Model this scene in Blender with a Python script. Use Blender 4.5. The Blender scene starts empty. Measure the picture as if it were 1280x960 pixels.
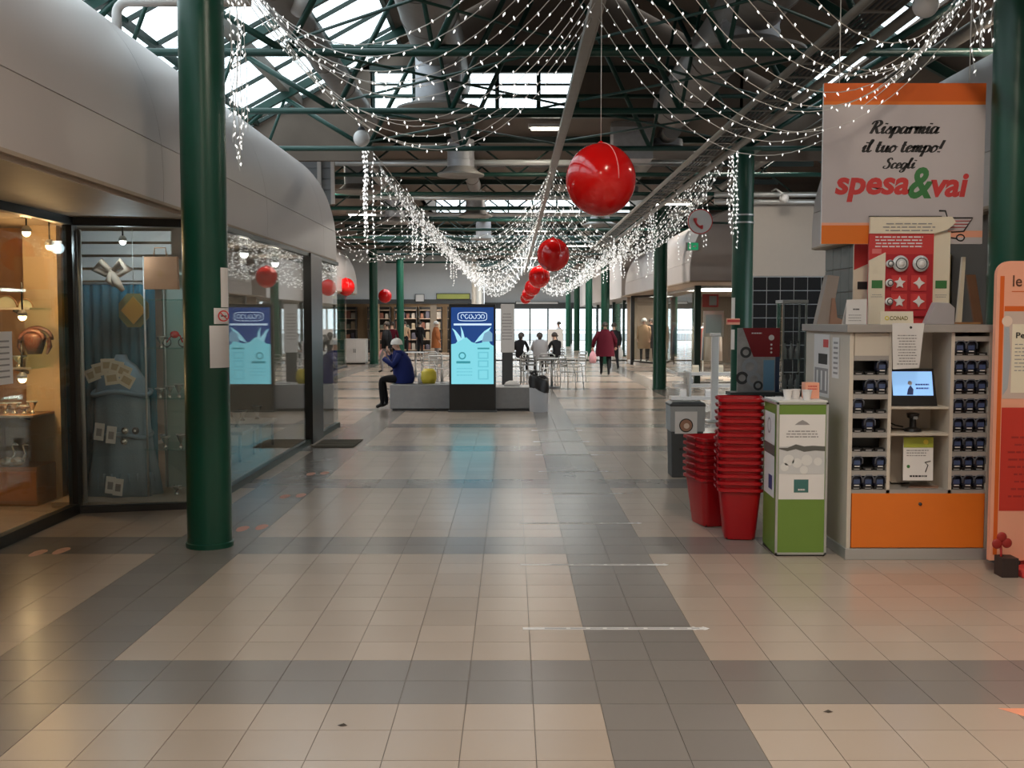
import bpy, bmesh, math, random
from mathutils import Vector, Matrix
random.seed(7)
R = math.radians
sc = bpy.context.scene
C = sc.collection

# ------------------------------------------------------------------ camera
F_PX, PITCH, EYE = 1310.0, R(3.5), 1.708
cam_d = bpy.data.cameras.new('camera')
cam_d.sensor_width = 36.0
cam_d.lens = 36.0 * F_PX / 1280.0
cam_d.clip_end = 400
cam = bpy.data.objects.new('camera', cam_d)
C.objects.link(cam)
cam.location = (0, 0, EYE)
cam.rotation_euler = (math.pi / 2 - PITCH, 0, 0)
sc.camera = cam

# ------------------------------------------------------------------ world (overcast sky) and exposure
world = bpy.data.worlds.new('overcast_sky')
sc.world = world
world.use_nodes = True
wbg = world.node_tree.nodes['Background']
wbg.inputs[0].default_value = (0.86, 0.95, 1.0, 1)
wbg.inputs[1].default_value = 3.2
sc.view_settings.view_transform = 'Standard'
sc.view_settings.look = 'None'
sc.view_settings.gamma = 1.0
sc.view_settings.use_curve_mapping = False
sc.view_settings.exposure = 0.0
try:
    sc.cycles.use_denoising = True
    sc.cycles.max_bounces = 8
    sc.cycles.diffuse_bounces = 4
    sc.cycles.glossy_bounces = 4
    sc.cycles.transparent_max_bounces = 16
    sc.cycles.sample_clamp_indirect = 3.0
    sc.cycles.sample_clamp_direct = 6.0
    sc.cycles.caustics_reflective = False
    sc.cycles.caustics_refractive = False
except Exception:
    pass


def area_light(name, loc, rot, sx, sy, power, color, portal=False):
    d = bpy.data.lights.new(name, 'AREA')
    d.shape = 'RECTANGLE'
    d.size, d.size_y = sx, sy
    d.energy = power
    d.color = color
    if portal:
        d.cycles.is_portal = True
    o = bpy.data.objects.new(name, d)
    C.objects.link(o)
    o.location = loc
    o.rotation_euler = rot
    return o


# roof cross-section: gable over the nave, eaves at X=-5 / 6.4, ridge at X=.7
def roof_z(x):
    return 4.6 + (x + 5.0) * 0.54 if x < 0.7 else 4.6 + (6.4 - x) * 0.54


SLOPE = math.atan(0.54)
# daylight portals in the glazed left slope and the far light bay
area_light('skylight_portal', (-3.45, 7.5, roof_z(-3.45) + .12), (0, -SLOPE, 0), 3.3, 20.5, 0, (1, 1, 1), True)
area_light('skylight_portal', (-1.0, 46.0, 5.3), (0, 0, 0), 9.8, 5.8, 0, (1, 1, 1), True)
area_light('skylight_portal', (1.0, 66.0, 5.3), (0, 0, 0), 5.8, 11.8, 0, (1, 1, 1), True)
area_light('skylight_portal', (.7, 33.0, 6.05), (0, 0, 0), 6.0, 5.8, 0, (1, 1, 1), True)


# ------------------------------------------------------------------ materials
MATS = {}


def mat(name, col, rough=.5, metal=0., emit=0., ecol=None, noise=0., nscale=8., bump=0., bscale=60., spec=.5, stretch=None):
    if name in MATS:
        return MATS[name]
    m = bpy.data.materials.new(name)
    m.use_nodes = True
    nt = m.node_tree
    b = nt.nodes['Principled BSDF']
    c4 = (*col, 1)
    b.inputs['Base Color'].default_value = c4
    b.inputs['Roughness'].default_value = rough
    b.inputs['Metallic'].default_value = metal
    b.inputs['Specular IOR Level'].default_value = spec
    if emit:
        b.inputs['Emission Color'].default_value = (*(ecol or col), 1)
        b.inputs['Emission Strength'].default_value = emit
    tc = nt.nodes.new('ShaderNodeTexCoord')
    mp = nt.nodes.new('ShaderNodeMapping')
    nt.links.new(tc.outputs['Object'], mp.inputs[0])
    if stretch:
        mp.inputs['Scale'].default_value = stretch
    n = nt.nodes.new('ShaderNodeTexNoise')
    n.inputs['Scale'].default_value = nscale
    n.inputs['Detail'].default_value = 4
    nt.links.new(mp.outputs[0], n.inputs['Vector'])
    k = noise if noise else .03
    mx = nt.nodes.new('ShaderNodeMix')
    mx.data_type = 'RGBA'
    nt.links.new(n.outputs['Fac'], mx.inputs['Factor'])
    mx.inputs['A'].default_value = tuple(max(0, v * (1 - k)) for v in col) + (1,)
    mx.inputs['B'].default_value = tuple(min(1, v * (1 + k)) for v in col) + (1,)
    nt.links.new(mx.outputs['Result'], b.inputs['Base Color'])
    if bump:
        n2 = nt.nodes.new('ShaderNodeTexNoise')
        n2.inputs['Scale'].default_value = bscale
        nt.links.new(mp.outputs[0], n2.inputs['Vector'])
        bp = nt.nodes.new('ShaderNodeBump')
        bp.inputs['Strength'].default_value = bump
        bp.inputs['Distance'].default_value = .01
        nt.links.new(n2.outputs['Fac'], bp.inputs['Height'])
        nt.links.new(bp.outputs[0], b.inputs['Normal'])
    MATS[name] = m
    return m


def glass_mat(name, tint=(.93, .97, .95), ior=1.5):
    m = bpy.data.materials.new(name)
    m.use_nodes = True
    nt = m.node_tree
    nt.nodes.remove(nt.nodes['Principled BSDF'])
    out = nt.nodes['Material Output']
    tr = nt.nodes.new('ShaderNodeBsdfTransparent')
    tr.inputs[0].default_value = (*tint, 1)
    gl = nt.nodes.new('ShaderNodeBsdfGlossy')
    gl.inputs['Roughness'].default_value = .015
    gl.inputs[0].default_value = (1, 1, 1, 1)
    f0 = ((ior - 1) / (ior + 1)) ** 2          # Schlick reflectance of each glass face
    lw = nt.nodes.new('ShaderNodeLayerWeight')
    lw.inputs[0].default_value = .5
    pw = nt.nodes.new('ShaderNodeMath'); pw.operation = 'POWER'
    pw.inputs[1].default_value = 5
    nt.links.new(lw.outputs['Facing'], pw.inputs[0])
    fr = nt.nodes.new('ShaderNodeMath'); fr.operation = 'MULTIPLY_ADD'
    fr.inputs[1].default_value = 1 - f0
    fr.inputs[2].default_value = f0
    nt.links.new(pw.outputs[0], fr.inputs[0])
    mx = nt.nodes.new('ShaderNodeMixShader')
    nt.links.new(fr.outputs[0], mx.inputs[0])
    nt.links.new(tr.outputs[0], mx.inputs[1])
    nt.links.new(gl.outputs[0], mx.inputs[2])
    nt.links.new(mx.outputs[0], out.inputs[0])
    MATS[name] = m
    return m


def tile_mat(name, col, rough):
    """Porcelain tile: every 30 cm cell its own faint tone, cloudy mottling, worn gloss."""
    m = bpy.data.materials.new(name)
    m.use_nodes = True
    nt = m.node_tree
    b = nt.nodes['Principled BSDF']
    g = nt.nodes.new('ShaderNodeNewGeometry')
    sub = nt.nodes.new('ShaderNodeVectorMath'); sub.operation = 'SUBTRACT'
    sub.inputs[1].default_value = (.395, 4.574, 0)
    nt.links.new(g.outputs['Position'], sub.inputs[0])
    sn = nt.nodes.new('ShaderNodeVectorMath'); sn.operation = 'SNAP'
    sn.inputs[1].default_value = (.3, .3, 10)
    nt.links.new(sub.outputs[0], sn.inputs[0])
    wn = nt.nodes.new('ShaderNodeTexWhiteNoise')
    nt.links.new(sn.outputs[0], wn.inputs['Vector'])
    n = nt.nodes.new('ShaderNodeTexNoise')
    n.inputs['Scale'].default_value = 1.3
    n.inputs['Detail'].default_value = 5
    nt.links.new(g.outputs['Position'], n.inputs['Vector'])
    add = nt.nodes.new('ShaderNodeMath'); add.operation = 'MULTIPLY_ADD'
    add.inputs[1].default_value = .5
    nt.links.new(wn.outputs['Value'], add.inputs[0])
    half = nt.nodes.new('ShaderNodeMath'); half.operation = 'MULTIPLY'
    half.inputs[1].default_value = .5
    nt.links.new(n.outputs['Fac'], half.inputs[0])
    nt.links.new(half.outputs[0], add.inputs[2])
    mx = nt.nodes.new('ShaderNodeMix'); mx.data_type = 'RGBA'
    nt.links.new(add.outputs[0], mx.inputs['Factor'])
    mx.inputs['A'].default_value = tuple(v * .9 for v in col) + (1,)
    mx.inputs['B'].default_value = tuple(v * 1.1 for v in col) + (1,)
    nt.links.new(mx.outputs['Result'], b.inputs['Base Color'])
    rr = nt.nodes.new('ShaderNodeMapRange')
    rr.inputs['To Min'].default_value = rough - .03
    rr.inputs['To Max'].default_value = rough + .03
    nt.links.new(n.outputs['Fac'], rr.inputs['Value'])
    nt.links.new(rr.outputs[0], b.inputs['Roughness'])
    b.inputs['Specular IOR Level'].default_value = .5
    MATS[name] = m
    return m


M = dict(
    beige=tile_mat('tile_beige', (.435, .345, .28), .22),
    dark=tile_mat('tile_grey', (.22, .193, .175), .22),
    grout=mat('grout', (.17, .145, .125), .8),
    green=mat('green_paint', (.004, .062, .037), .32, noise=.12, nscale=3),
    tgreen=mat('truss_green_paint', (.008, .052, .040), .42, noise=.2),
    dgreen=mat('dark_green_paint', (.008, .030, .024), .4),
    white=mat('white_paint', (.72, .70, .69), .5),
    fascia=mat('fascia_paint', (.54, .485, .47), .42, noise=.05, nscale=1.2),
    brown=mat('roof_board', (.15, .115, .09), .75, noise=.25, nscale=2, stretch=(1, .3, 1)),
    soffit=mat('soffit_board', (.42, .33, .25), .6, noise=.1),
    black=mat('black_frame', (.012, .011, .011), .35),
    darkgrey=mat('dark_grey', (.06, .062, .065), .5),
    steel=mat('galvanised_steel', (.46, .46, .49), .45, .25, noise=.2, nscale=10),
    dull=mat('dull_duct', (.27, .25, .235), .5, .1, noise=.15),
    tray=mat('cable_tray_metal', (.30, .28, .25), .5, .5, noise=.15),
    red=mat('red_vinyl', (.72, .006, .006), .12, spec=.7),
    basket=mat('red_plastic', (.40, .005, .01), .33),
    orange=mat('orange_laminate', (.80, .19, .018), .45),
    ored=mat('orange_red_print', (.74, .07, .03), .5),
    peach=mat('peach_print', (.88, .40, .27), .5),
    dorange=mat('deep_orange_print', (.70, .12, .01), .5),
    cream=mat('cream_laminate', (.62, .55, .47), .5),
    greylam=mat('grey_laminate', (.36, .33, .31), .5),
    lime=mat('lime_green_print', (.16, .27, .045), .5),
    paper=mat('white_paper', (.80, .77, .76), .6),
    cpaper=mat('cream_paper', (.82, .73, .58), .6),
    ink=mat('black_ink', (.02, .018, .018), .6),
    gink=mat('grey_ink', (.32, .30, .30), .6),
    rink=mat('red_ink', (.62, .05, .05), .5),
    grink=mat('green_ink', (.05, .20, .06), .5),
    alu=mat('aluminium', (.55, .56, .56), .35, .6),
    plastic=mat('grey_plastic', (.45, .46, .47), .45),
    blue=mat('navy_cloth', (.012, .02, .11), .8, spec=.15, bump=.3),
    maroon=mat('maroon_cloth', (.07, .005, .013), .85, spec=.15, bump=.3),
    blackc=mat('black_cloth', (.012, .012, .014), .85, spec=.15, bump=.2),
    tan=mat('tan_cloth', (.40, .26, .16), .85, spec=.15, bump=.2),
    rust=mat('rust_cloth', (.42, .15, .06), .85, spec=.15),
    greyc=mat('grey_cloth', (.26, .25, .26), .85, spec=.15),
    lgrey=mat('light_grey_cloth', (.42, .44, .48), .9, spec=.15, bump=.3),
    skin=mat('skin', (.60, .38, .29), .5),
    hair=mat('dark_hair', (.03, .02, .015), .6),
    ghair=mat('grey_hair', (.35, .34, .33), .6),
    hatw=mat('white_knit', (.72, .70, .68), .9, bump=.3),
    yellow=mat('yellow_plastic', (.75, .60, .06), .45),
    pink=mat('pink_cloth', (.70, .35, .40), .7),
    bulb=mat('fairy_bulb', (1, 1, 1), .3, emit=1.25, ecol=(1, .98, .95)),
    wire=mat('clear_cable', (.62, .61, .59), .5),
    tube=mat('fluorescent_tube', (1, 1, 1), .3, emit=14, ecol=(1, .95, .82)),
    warm=mat('warm_lamp', (1, .8, .5), .3, emit=22, ecol=(1, .72, .38)),
    coolw=mat('white_lamp', (1, 1, 1), .3, emit=14, ecol=(1, .96, .9)),
    wood=mat('warm_wood', (.42, .20, .08), .5, noise=.3, nscale=6, stretch=(1, 1, .15)),
    drape=mat('blue_grey_scarf', (.20, .29, .36), .9, bump=.3),
    bluecloth=mat('teal_backdrop', (.02, .16, .24), .85, noise=.3, nscale=5),
    shelfglass=glass_mat('shelf_glass', (.80, .93, .90), 1.5),
    glass=glass_mat('shop_glass', (.95, .975, .965), 1.5),
    skyglass=glass_mat('roof_glass', (.96, .985, .99), 1.45),
    acryl=glass_mat('clear_acrylic', (.86, .88, .88), 1.5),
    exitg=mat('exit_sign_green', (.01, .28, .12), .4, emit=.35, ecol=(.02, .5, .2)),
    greytile=mat('grey_green_tile', (.10, .13, .135), .35, noise=.15),
    blacktile=mat('black_tile', (.008, .008, .009), .6, spec=.15),
    shopwall=mat('shop_wall', (.55, .51, .46), .7),
    oat=mat('oat_wall', (.46, .33, .20), .7),
    siding=mat('grey_siding', (.26, .28, .30), .6),
    binbag=mat('black_bin_bag', (.01, .01, .012), .35, bump=.6, bscale=25),
    bench=mat('grey_stone', (.30, .30, .31), .5, noise=.12, nscale=14),
)


# ------------------------------------------------------------------ mesh helpers
ORG = {}


class MB:
    def __init__(s):
        s.v = []; s.f = []; s.m = []

    def add(s, vs, fs, mi=0):
        o = len(s.v)
        s.v += [tuple(v) for v in vs]
        s.f += [tuple(i + o for i in f) for f in fs]
        s.m += [mi] * len(fs)
        return s

    def box(s, x0, x1, y0, y1, z0, z1, mi=0):
        vs = [(x0, y0, z0), (x1, y0, z0), (x1, y1, z0), (x0, y1, z0), (x0, y0, z1), (x1, y0, z1), (x1, y1, z1), (x0, y1, z1)]
        return s.add(vs, [(0, 3, 2, 1), (4, 5, 6, 7), (0, 1, 5, 4), (1, 2, 6, 5), (2, 3, 7, 6), (3, 0, 4, 7)], mi)

    def bar(s, p, q, w, h=None, mi=0, up=(0, 0, 1)):
        p, q, up = Vector(p), Vector(q), Vector(up)
        h = h or w
        d = (q - p).normalized()
        a = d.cross(up)
        if a.length < 1e-4:
            a = d.cross(Vector((0, 1, 0)))
        a.normalize()
        b = a.cross(d).normalized()
        a *= w / 2; b *= h / 2
        vs = [p - a - b, p + a - b, p + a + b, p - a + b, q - a - b, q + a - b, q + a + b, q - a + b]
        return s.add(vs, [(0, 1, 2, 3), (7, 6, 5, 4), (0, 4, 5, 1), (1, 5, 6, 2), (2, 6, 7, 3), (3, 7, 4, 0)], mi)

    def cyl(s, p, q, r0, r1=None, n=16, mi=0, caps=True):
        return s.tube([p, q], [r0, r0 if r1 is None else r1], n, mi, caps)

    def tube(s, pts, r, n=8, mi=0, caps=True, flat=1.0):
        pts = [Vector(p) for p in pts]
        rs = r if isinstance(r, (list, tuple)) else [r] * len(pts)
        ring0 = len(s.v)
        prev = None
        for i, p in enumerate(pts):
            d = (pts[min(i + 1, len(pts) - 1)] - pts[max(i - 1, 0)])
            d = d.normalized() if d.length > 1e-9 else Vector((0, 0, 1))
            a = prev - d * prev.dot(d) if prev is not None else d.orthogonal()
            if a.length < 1e-5:
                a = d.orthogonal()
            a.normalize(); prev = a
            b = d.cross(a)
            for k in range(n):
                t = 2 * math.pi * k / n
                s.v.append(tuple(p + a * rs[i] * math.cos(t) + b * rs[i] * flat * math.sin(t)))
        for i in range(len(pts) - 1):
            for k in range(n):
                o = ring0 + i * n
                s.f.append((o + k, o + (k + 1) % n, o + n + (k + 1) % n, o + n + k)); s.m.append(mi)
        if caps:
            s.f.append(tuple(ring0 + k for k in reversed(range(n)))); s.m.append(mi)
            o = ring0 + (len(pts) - 1) * n
            s.f.append(tuple(o + k for k in range(n))); s.m.append(mi)
        return s

    def sphere(s, c, rx, ry=None, rz=None, nu=20, nv=12, mi=0, v0=0., v1=1.):
        ry = ry or rx; rz = rz or rx
        o = len(s.v)
        for j in range(nv + 1):
            ph = math.pi * (v0 + (v1 - v0) * j / nv)
            for k in range(nu):
                t = 2 * math.pi * k / nu
                s.v.append((c[0] + rx * math.sin(ph) * math.cos(t), c[1] + ry * math.sin(ph) * math.sin(t), c[2] + rz * math.cos(ph)))
        for j in range(nv):
            for k in range(nu):
                a, b = o + j * nu + k, o + j * nu + (k + 1) % nu
                s.f.append((a, a + nu, b + nu, b)); s.m.append(mi)
        return s

    def lathe(s, prof, c=(0, 0, 0), n=24, mi=0, sx=1., sy=1.):
        o = len(s.v)
        for r, z in prof:
            for k in range(n):
                t = 2 * math.pi * k / n
                s.v.append((c[0] + r * sx * math.cos(t), c[1] + r * sy * math.sin(t), c[2] + z))
        for j in range(len(prof) - 1):
            for k in range(n):
                a, b = o + j * n + k, o + j * n + (k + 1) % n
                s.f.append((a, b, b + n, a + n)); s.m.append(mi)
        return s

    def loft(s, rings, mi=0, caps=True):
        n = len(rings[0]); o = len(s.v)
        for r in rings:
            s.v += [tuple(p) for p in r]
        for j in range(len(rings) - 1):
            for k in range(n):
                a, b = o + j * n + k, o + j * n + (k + 1) % n
                s.f.append((a, b, b + n, a + n)); s.m.append(mi)
        if caps:
            s.f.append(tuple(o + k for k in reversed(range(n)))); s.m.append(mi)
            e = o + (len(rings) - 1) * n
            s.f.append(tuple(e + k for k in range(n))); s.m.append(mi)
        return s

    def prism(s, poly, org, u, v, d, mi=0):
        """2-D outline (a,b) on axes u,v from org, extruded by vector d."""
        org, u, v, d = Vector(org), Vector(u), Vector(v), Vector(d)
        b = [org + u * p[0] + v * p[1] for p in poly]
        t = [p + d for p in b]
        n = len(poly)
        fs = [tuple(reversed(range(n))), tuple(range(n, 2 * n))] + [(i, (i + 1) % n, n + (i + 1) % n, n + i) for i in range(n)]
        return s.add(b + t, fs, mi)

    def build(s, name, mats, parent=None, smooth=False, bev=0., fix=False):
        off = Vector((0, 0, 0))
        if parent is not None:
            off = ORG.get(parent.name, Vector((0, 0, 0)))
        else:
            xs, ys, zs = zip(*s.v)
            off = Vector(((min(xs) + max(xs)) / 2, (min(ys) + max(ys)) / 2, min(zs)))
        me = bpy.data.meshes.new(name)
        me.from_pydata([(v[0] - off.x, v[1] - off.y, v[2] - off.z) for v in s.v], [], s.f)
        for m in (mats if isinstance(mats, (list, tuple)) else [mats]):
            me.materials.append(m)
        if any(s.m):
            me.polygons.foreach_set('material_index', s.m)
        if smooth:
            me.polygons.foreach_set('use_smooth', [True] * len(me.polygons))
            if smooth == 'auto':
                try:
                    me.set_sharp_from_angle(angle=R(35))
                except Exception:
                    pass
        if fix:
            bm = bmesh.new(); bm.from_mesh(me)
            bmesh.ops.recalc_face_normals(bm, faces=bm.faces)
            bm.to_mesh(me); bm.free()
        me.update()
        o = bpy.data.objects.new(name, me)
        C.objects.link(o)
        if parent is None:
            o.location = off
        else:
            o.parent = parent
        ORG[o.name] = off
        if bev:
            b = o.modifiers.new('bevel', 'BEVEL')
            b.width = bev; b.segments = 2; b.limit_method = 'ANGLE'
        return o


def tag(o, label, cat, group=None, kind=None):
    o['label'] = label
    o['category'] = cat
    if group: o['group'] = group
    if kind: o['kind'] = kind
    return o


def struct(o, label=None):
    o['kind'] = 'structure'
    if label: o['label'] = label
    return o


def thing(name, label, cat, loc=(0, 0, 0), rz=0., group=None, local=False):
    o = bpy.data.objects.new(name, None)
    C.objects.link(o)
    o.empty_display_size = .1
    o.location = loc
    o.rotation_euler = (0, 0, rz)
    tag(o, label, cat, group)
    ORG[o.name] = Vector((0, 0, 0)) if local else Vector(loc)
    return o


def sroot(name, loc=(0, 0, 0), label=None):
    o = bpy.data.objects.new(name, None)
    C.objects.link(o)
    o.location = loc
    o['kind'] = 'structure'
    if label: o['label'] = label
    ORG[o.name] = Vector(loc)
    return o


def dup(root, loc, rz=0., label=None, group=None):
    def cp(o, par):
        c = o.copy(); C.objects.link(c); c.parent = par
        for ch in KIDS.get(o.name, [x for x in o.children]):
            cp(ch, c)
        return c
    r = cp(root, None)
    r.location = loc; r.rotation_euler = (0, 0, rz)
    if label: r['label'] = label
    if group: r['group'] = group
    return r


KIDS = {}


def bx(name, m, parent, *a, bev=0.):
    return MB().box(*a).build(name, m, parent, bev=bev)


# camera-ray helper used to measure real positions: pixel (x,y) on the vertical plane at distance Y
def at(x, y, Y):
    dx, dz = (x - 640) / F_PX, -(y - 480) / F_PX
    ry = math.cos(PITCH) + dz * math.sin(PITCH)
    rz_ = -math.sin(PITCH) + dz * math.cos(PITCH)
    return Vector((dx * Y / ry, Y, EYE + rz_ * Y / ry))


_TXT = {}


def glyphs(s, shear=0., bold=0.):
    key = (s, shear, bold)
    if key not in _TXT:
        cu = bpy.data.curves.new('t', 'FONT')
        cu.body = s; cu.size = 1; cu.shear = shear; cu.offset = bold; cu.resolution_u = 3
        o = bpy.data.objects.new('t', cu)
        C.objects.link(o)
        bpy.context.view_layer.update()
        dg = bpy.context.evaluated_depsgraph_get()
        me = bpy.data.meshes.new_from_object(o.evaluated_get(dg))
        vs = [tuple(v.co) for v in me.vertices]
        fs = [tuple(p.vertices) for p in me.polygons]
        bpy.data.objects.remove(o); bpy.data.meshes.remove(me)
        xs = [v[0] for v in vs]; ys = [v[1] for v in vs]
        _TXT[key] = (vs, fs, min(xs), max(xs), min(ys), max(ys))
    return _TXT[key]


def text_on(s, org, u, v, w, m, parent, name='lettering', h=None, shear=0., bold=0., script=False):
    """Lettering fitted in width w from org along unit u (v = up of the letters); h scales height if given."""
    vs, fs, x0, x1, y0, y1 = script_glyphs(s) if script else glyphs(s, shear, bold)
    org, u, v = Vector(org), Vector(u), Vector(v)
    k = w / (x1 - x0)
    kh = k if h is None else h / (y1 - y0)
    nrm = u.cross(v).normalized()
    b = MB()
    b.add([org + u * (p[0] - x0) * k + v * (p[1] - y0) * kh + nrm * .0012 for p in vs], fs)
    return b.build(name, m, parent)


def lines_on(org, u, v, w, h, n, m, parent, name='printed_lines', fill=.35, seed=1, center=True):
    """Lines of print too small to read, as thin broken strokes."""
    rnd = random.Random(seed)
    org, u, v = Vector(org), Vector(u), Vector(v)
    nrm = u.cross(v).normalized() * .0012
    b = MB()
    st = h / n
    for i in range(n):
        ln = w * rnd.uniform(.7, 1.)
        x = (w - ln) / 2 if center else 0
        y = h - (i + .75) * st
        end = x + ln
        while x < end:
            d = min(rnd.uniform(.05, .16) * w, end - x)
            p = org + u * x + v * y + nrm
            b.add([p, p + u * d, p + u * d + v * st * fill, p + v * st * fill], [(0, 1, 2, 3)])
            x += d + .025 * w
    o = b.build(name, m, parent)
    o['kind'] = 'stuff'
    return o


def rect_on(org, u, v, x0, x1, y0, y1, m, parent, name, lift=.001):
    org, u, v = Vector(org), Vector(u), Vector(v)
    n = u.cross(v).normalized() * lift
    return MB().add([org + u * a + v * b + n for a, b in ((x0, y0), (x1, y0), (x1, y1), (x0, y1))], [(0, 1, 2, 3)]).build(name, m, parent)


def disc_on(org, u, v, cx, cy, r, m, parent, name, lift=.001, n=24, ri=0.):
    org, u, v = Vector(org), Vector(u), Vector(v)
    nn = u.cross(v).normalized() * lift
    pt = lambda t, q: org + u * (cx + q * math.cos(t)) + v * (cy + q * math.sin(t)) + nn
    b = MB()
    if ri:
        b.v = [tuple(pt(2 * math.pi * k / n, q)) for q in (ri, r) for k in range(n)]
        b.f = [(k, (k + 1) % n, n + (k + 1) % n, n + k)[::-1] for k in range(n)]; b.m = [0] * n
    else:
        b.add([pt(2 * math.pi * k / n, r) for k in range(n)], [tuple(range(n))])
    return b.build(name, m, parent)


def poly_on(org, u, v, pts, m, parent, name, lift=.0015, thick=.0):
    org, u, v = Vector(org), Vector(u), Vector(v)
    n = u.cross(v).normalized() * lift
    return MB().add([org + u * a + v * b + n for a, b in pts], [tuple(range(len(pts)))]).build(name, m, parent)


SCRIPT = {
    'i': (.42, [[(0, .55), (.15, .97), (.2, .9), (.15, .25), (.28, .04), (.48, .3)], [(.27, 1.32), (.3, 1.5)]]),
    's': (.55, [[(0, .25), (.2, .7), (.32, 1.05)], [(.32, 1.05), (.36, .75), (.5, .4), (.38, .05), (.12, .06), (.06, .25)]]),
    'p': (.72, [[(0, .6), (.17, 1.0), (.14, .3), (.05, -.65)], [(.12, .5), (.36, 1.0), (.6, .75), (.52, .2), (.28, .02), (.12, .15)]]),
    'a': (.74, [[(.55, .85), (.3, 1.0), (.07, .6), (.1, .12), (.28, .05), (.5, .5), (.6, .97)], [(.6, .97), (.52, .25), (.63, .03), (.82, .25)]]),
    'r': (.54, [[(0, .6), (.14, 1.0), (.14, .5), (.12, 0)], [(.14, .5), (.3, .93), (.46, 1.0), (.5, .78)]]),
    'm': (.98, [[(0, .6), (.14, 1.0), (.14, .5), (.12, 0)], [(.14, .5), (.36, 1.0), (.46, .8), (.43, 0)], [(.45, .5), (.68, 1.0), (.78, .8), (.73, .17), (.85, .03), (1.02, .25)]]),
    'l': (.43, [[(0, .5), (.22, 1.2), (.32, 1.75), (.2, 1.8), (.12, 1.0), (.13, .22), (.27, .03), (.46, .3)]]),
    't': (.46, [[(.18, 1.6), (.12, .7), (.14, .2), (.28, .03), (.47, .3)], [(-.05, 1.02), (.38, 1.06)]]),
    'u': (.75, [[(0, .6), (.14, 1.0), (.12, .4), (.2, .05), (.36, .1), (.5, .5), (.57, 1.0)], [(.57, 1.0), (.51, .3), (.62, .03), (.8, .25)]]),
    'o': (.68, [[(.32, 1.0), (.07, .6), (.1, .12), (.3, .02), (.53, .4), (.47, .9), (.32, 1.0), (.5, .78), (.7, .85)]]),
    'e': (.53, [[(.05, .45), (.3, .55), (.43, .82), (.3, 1.0), (.09, .7), (.09, .2), (.25, .02), (.52, .3)]]),
    'c': (.52, [[(.45, .78), (.32, 1.0), (.09, .7), (.07, .2), (.25, .02), (.52, .3)]]),
    'g': (.72, [[(.55, .85), (.3, 1.0), (.07, .6), (.1, .12), (.28, .05), (.5, .5), (.6, .97)], [(.6, .97), (.54, .1), (.45, -.5), (.22, -.66), (.07, -.42), (.3, -.12), (.78, .2)]]),
    'R': (.98, [[(.38, 1.75), (.28, .9), (.16, 0)], [(.0, 1.3), (.15, 1.72), (.58, 1.85), (.8, 1.45), (.58, 1.02), (.3, .9)], [(.42, .95), (.6, .42), (.76, .05), (.98, .2)]]),
    'S': (.88, [[(.75, 1.5), (.6, 1.85), (.32, 1.65), (.33, 1.25), (.6, .85), (.6, .3), (.35, 0), (.07, .1), (.06, .38), (.24, .42)]]),
    '!': (.4, [[(.28, 1.8), (.22, 1.2), (.16, .5)], [(.12, -.02), (.14, .15)]]), ' ': (.4, [])}


def script_glyphs(s, shear=.22, thick=.29, thin=.12):
    """Brush-script letters drawn stroke by stroke: heavy downstrokes, light upstrokes."""
    key = ('script', s)
    if key in _TXT:
        return _TXT[key]
    vs, fs, adv = [], [], 0.
    for ch_ in s:
        w, strokes = SCRIPT[ch_]
        for st in strokes:
            pts = []
            n = len(st)
            for i in range(n - 1):
                p0, p1, p2, p3 = st[max(0, i - 1)], st[i], st[i + 1], st[min(n - 1, i + 2)]
                for q in range(6):
                    t_ = q / 6
                    pts.append(tuple(.5 * (2 * p1[c] + (p2[c] - p0[c]) * t_ + (2 * p0[c] - 5 * p1[c] + 4 * p2[c] - p3[c]) * t_ ** 2 + (3 * p1[c] - p0[c] - 3 * p2[c] + p3[c]) * t_ ** 3) for c in (0, 1)))
            pts.append(st[-1])
            o = len(vs)
            for i, p in enumerate(pts):
                a, b_ = pts[max(0, i - 1)], pts[min(len(pts) - 1, i + 1)]
                dx, dy = b_[0] - a[0], b_[1] - a[1]
                L = math.hypot(dx, dy) or 1e-6
                hw = .5 * (thin + (thick - thin) * (abs(dy) / L) * (1. if dy < 0 else .35))
                if n == 2: hw = thick * .5 if st[0][1] != 1.02 else thin * .6
                for sg in (1, -1):
                    x, y = p[0] - dy / L * hw * sg, p[1] + dx / L * hw * sg
                    vs.append((adv + x + shear * y, y, 0))
            fs += [(o + 2 * i, o + 2 * i + 1, o + 2 * i + 3, o + 2 * i + 2) for i in range(len(pts) - 1)]
        adv += w
    xs = [v[0] for v in vs]; ys = [v[1] for v in vs]
    _TXT[key] = (vs, fs, min(xs), max(xs), min(ys), max(ys))
    return _TXT[key]


UX, UZ = Vector((1, 0, 0)), Vector((0, 0, 1))

# ================================================================== FLOOR
floor = struct(MB().box(-14, 14, -8, 90, -.12, -.004).build('floor', M['grout']))
T, GAP = .3, .0035


def tile_cell(i, j):
    return .395 + T * i, 4.574 + T * j


def is_dark(i, j):
    return i % 10 in (0, 1) or j % 10 in (0, 1)


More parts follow.
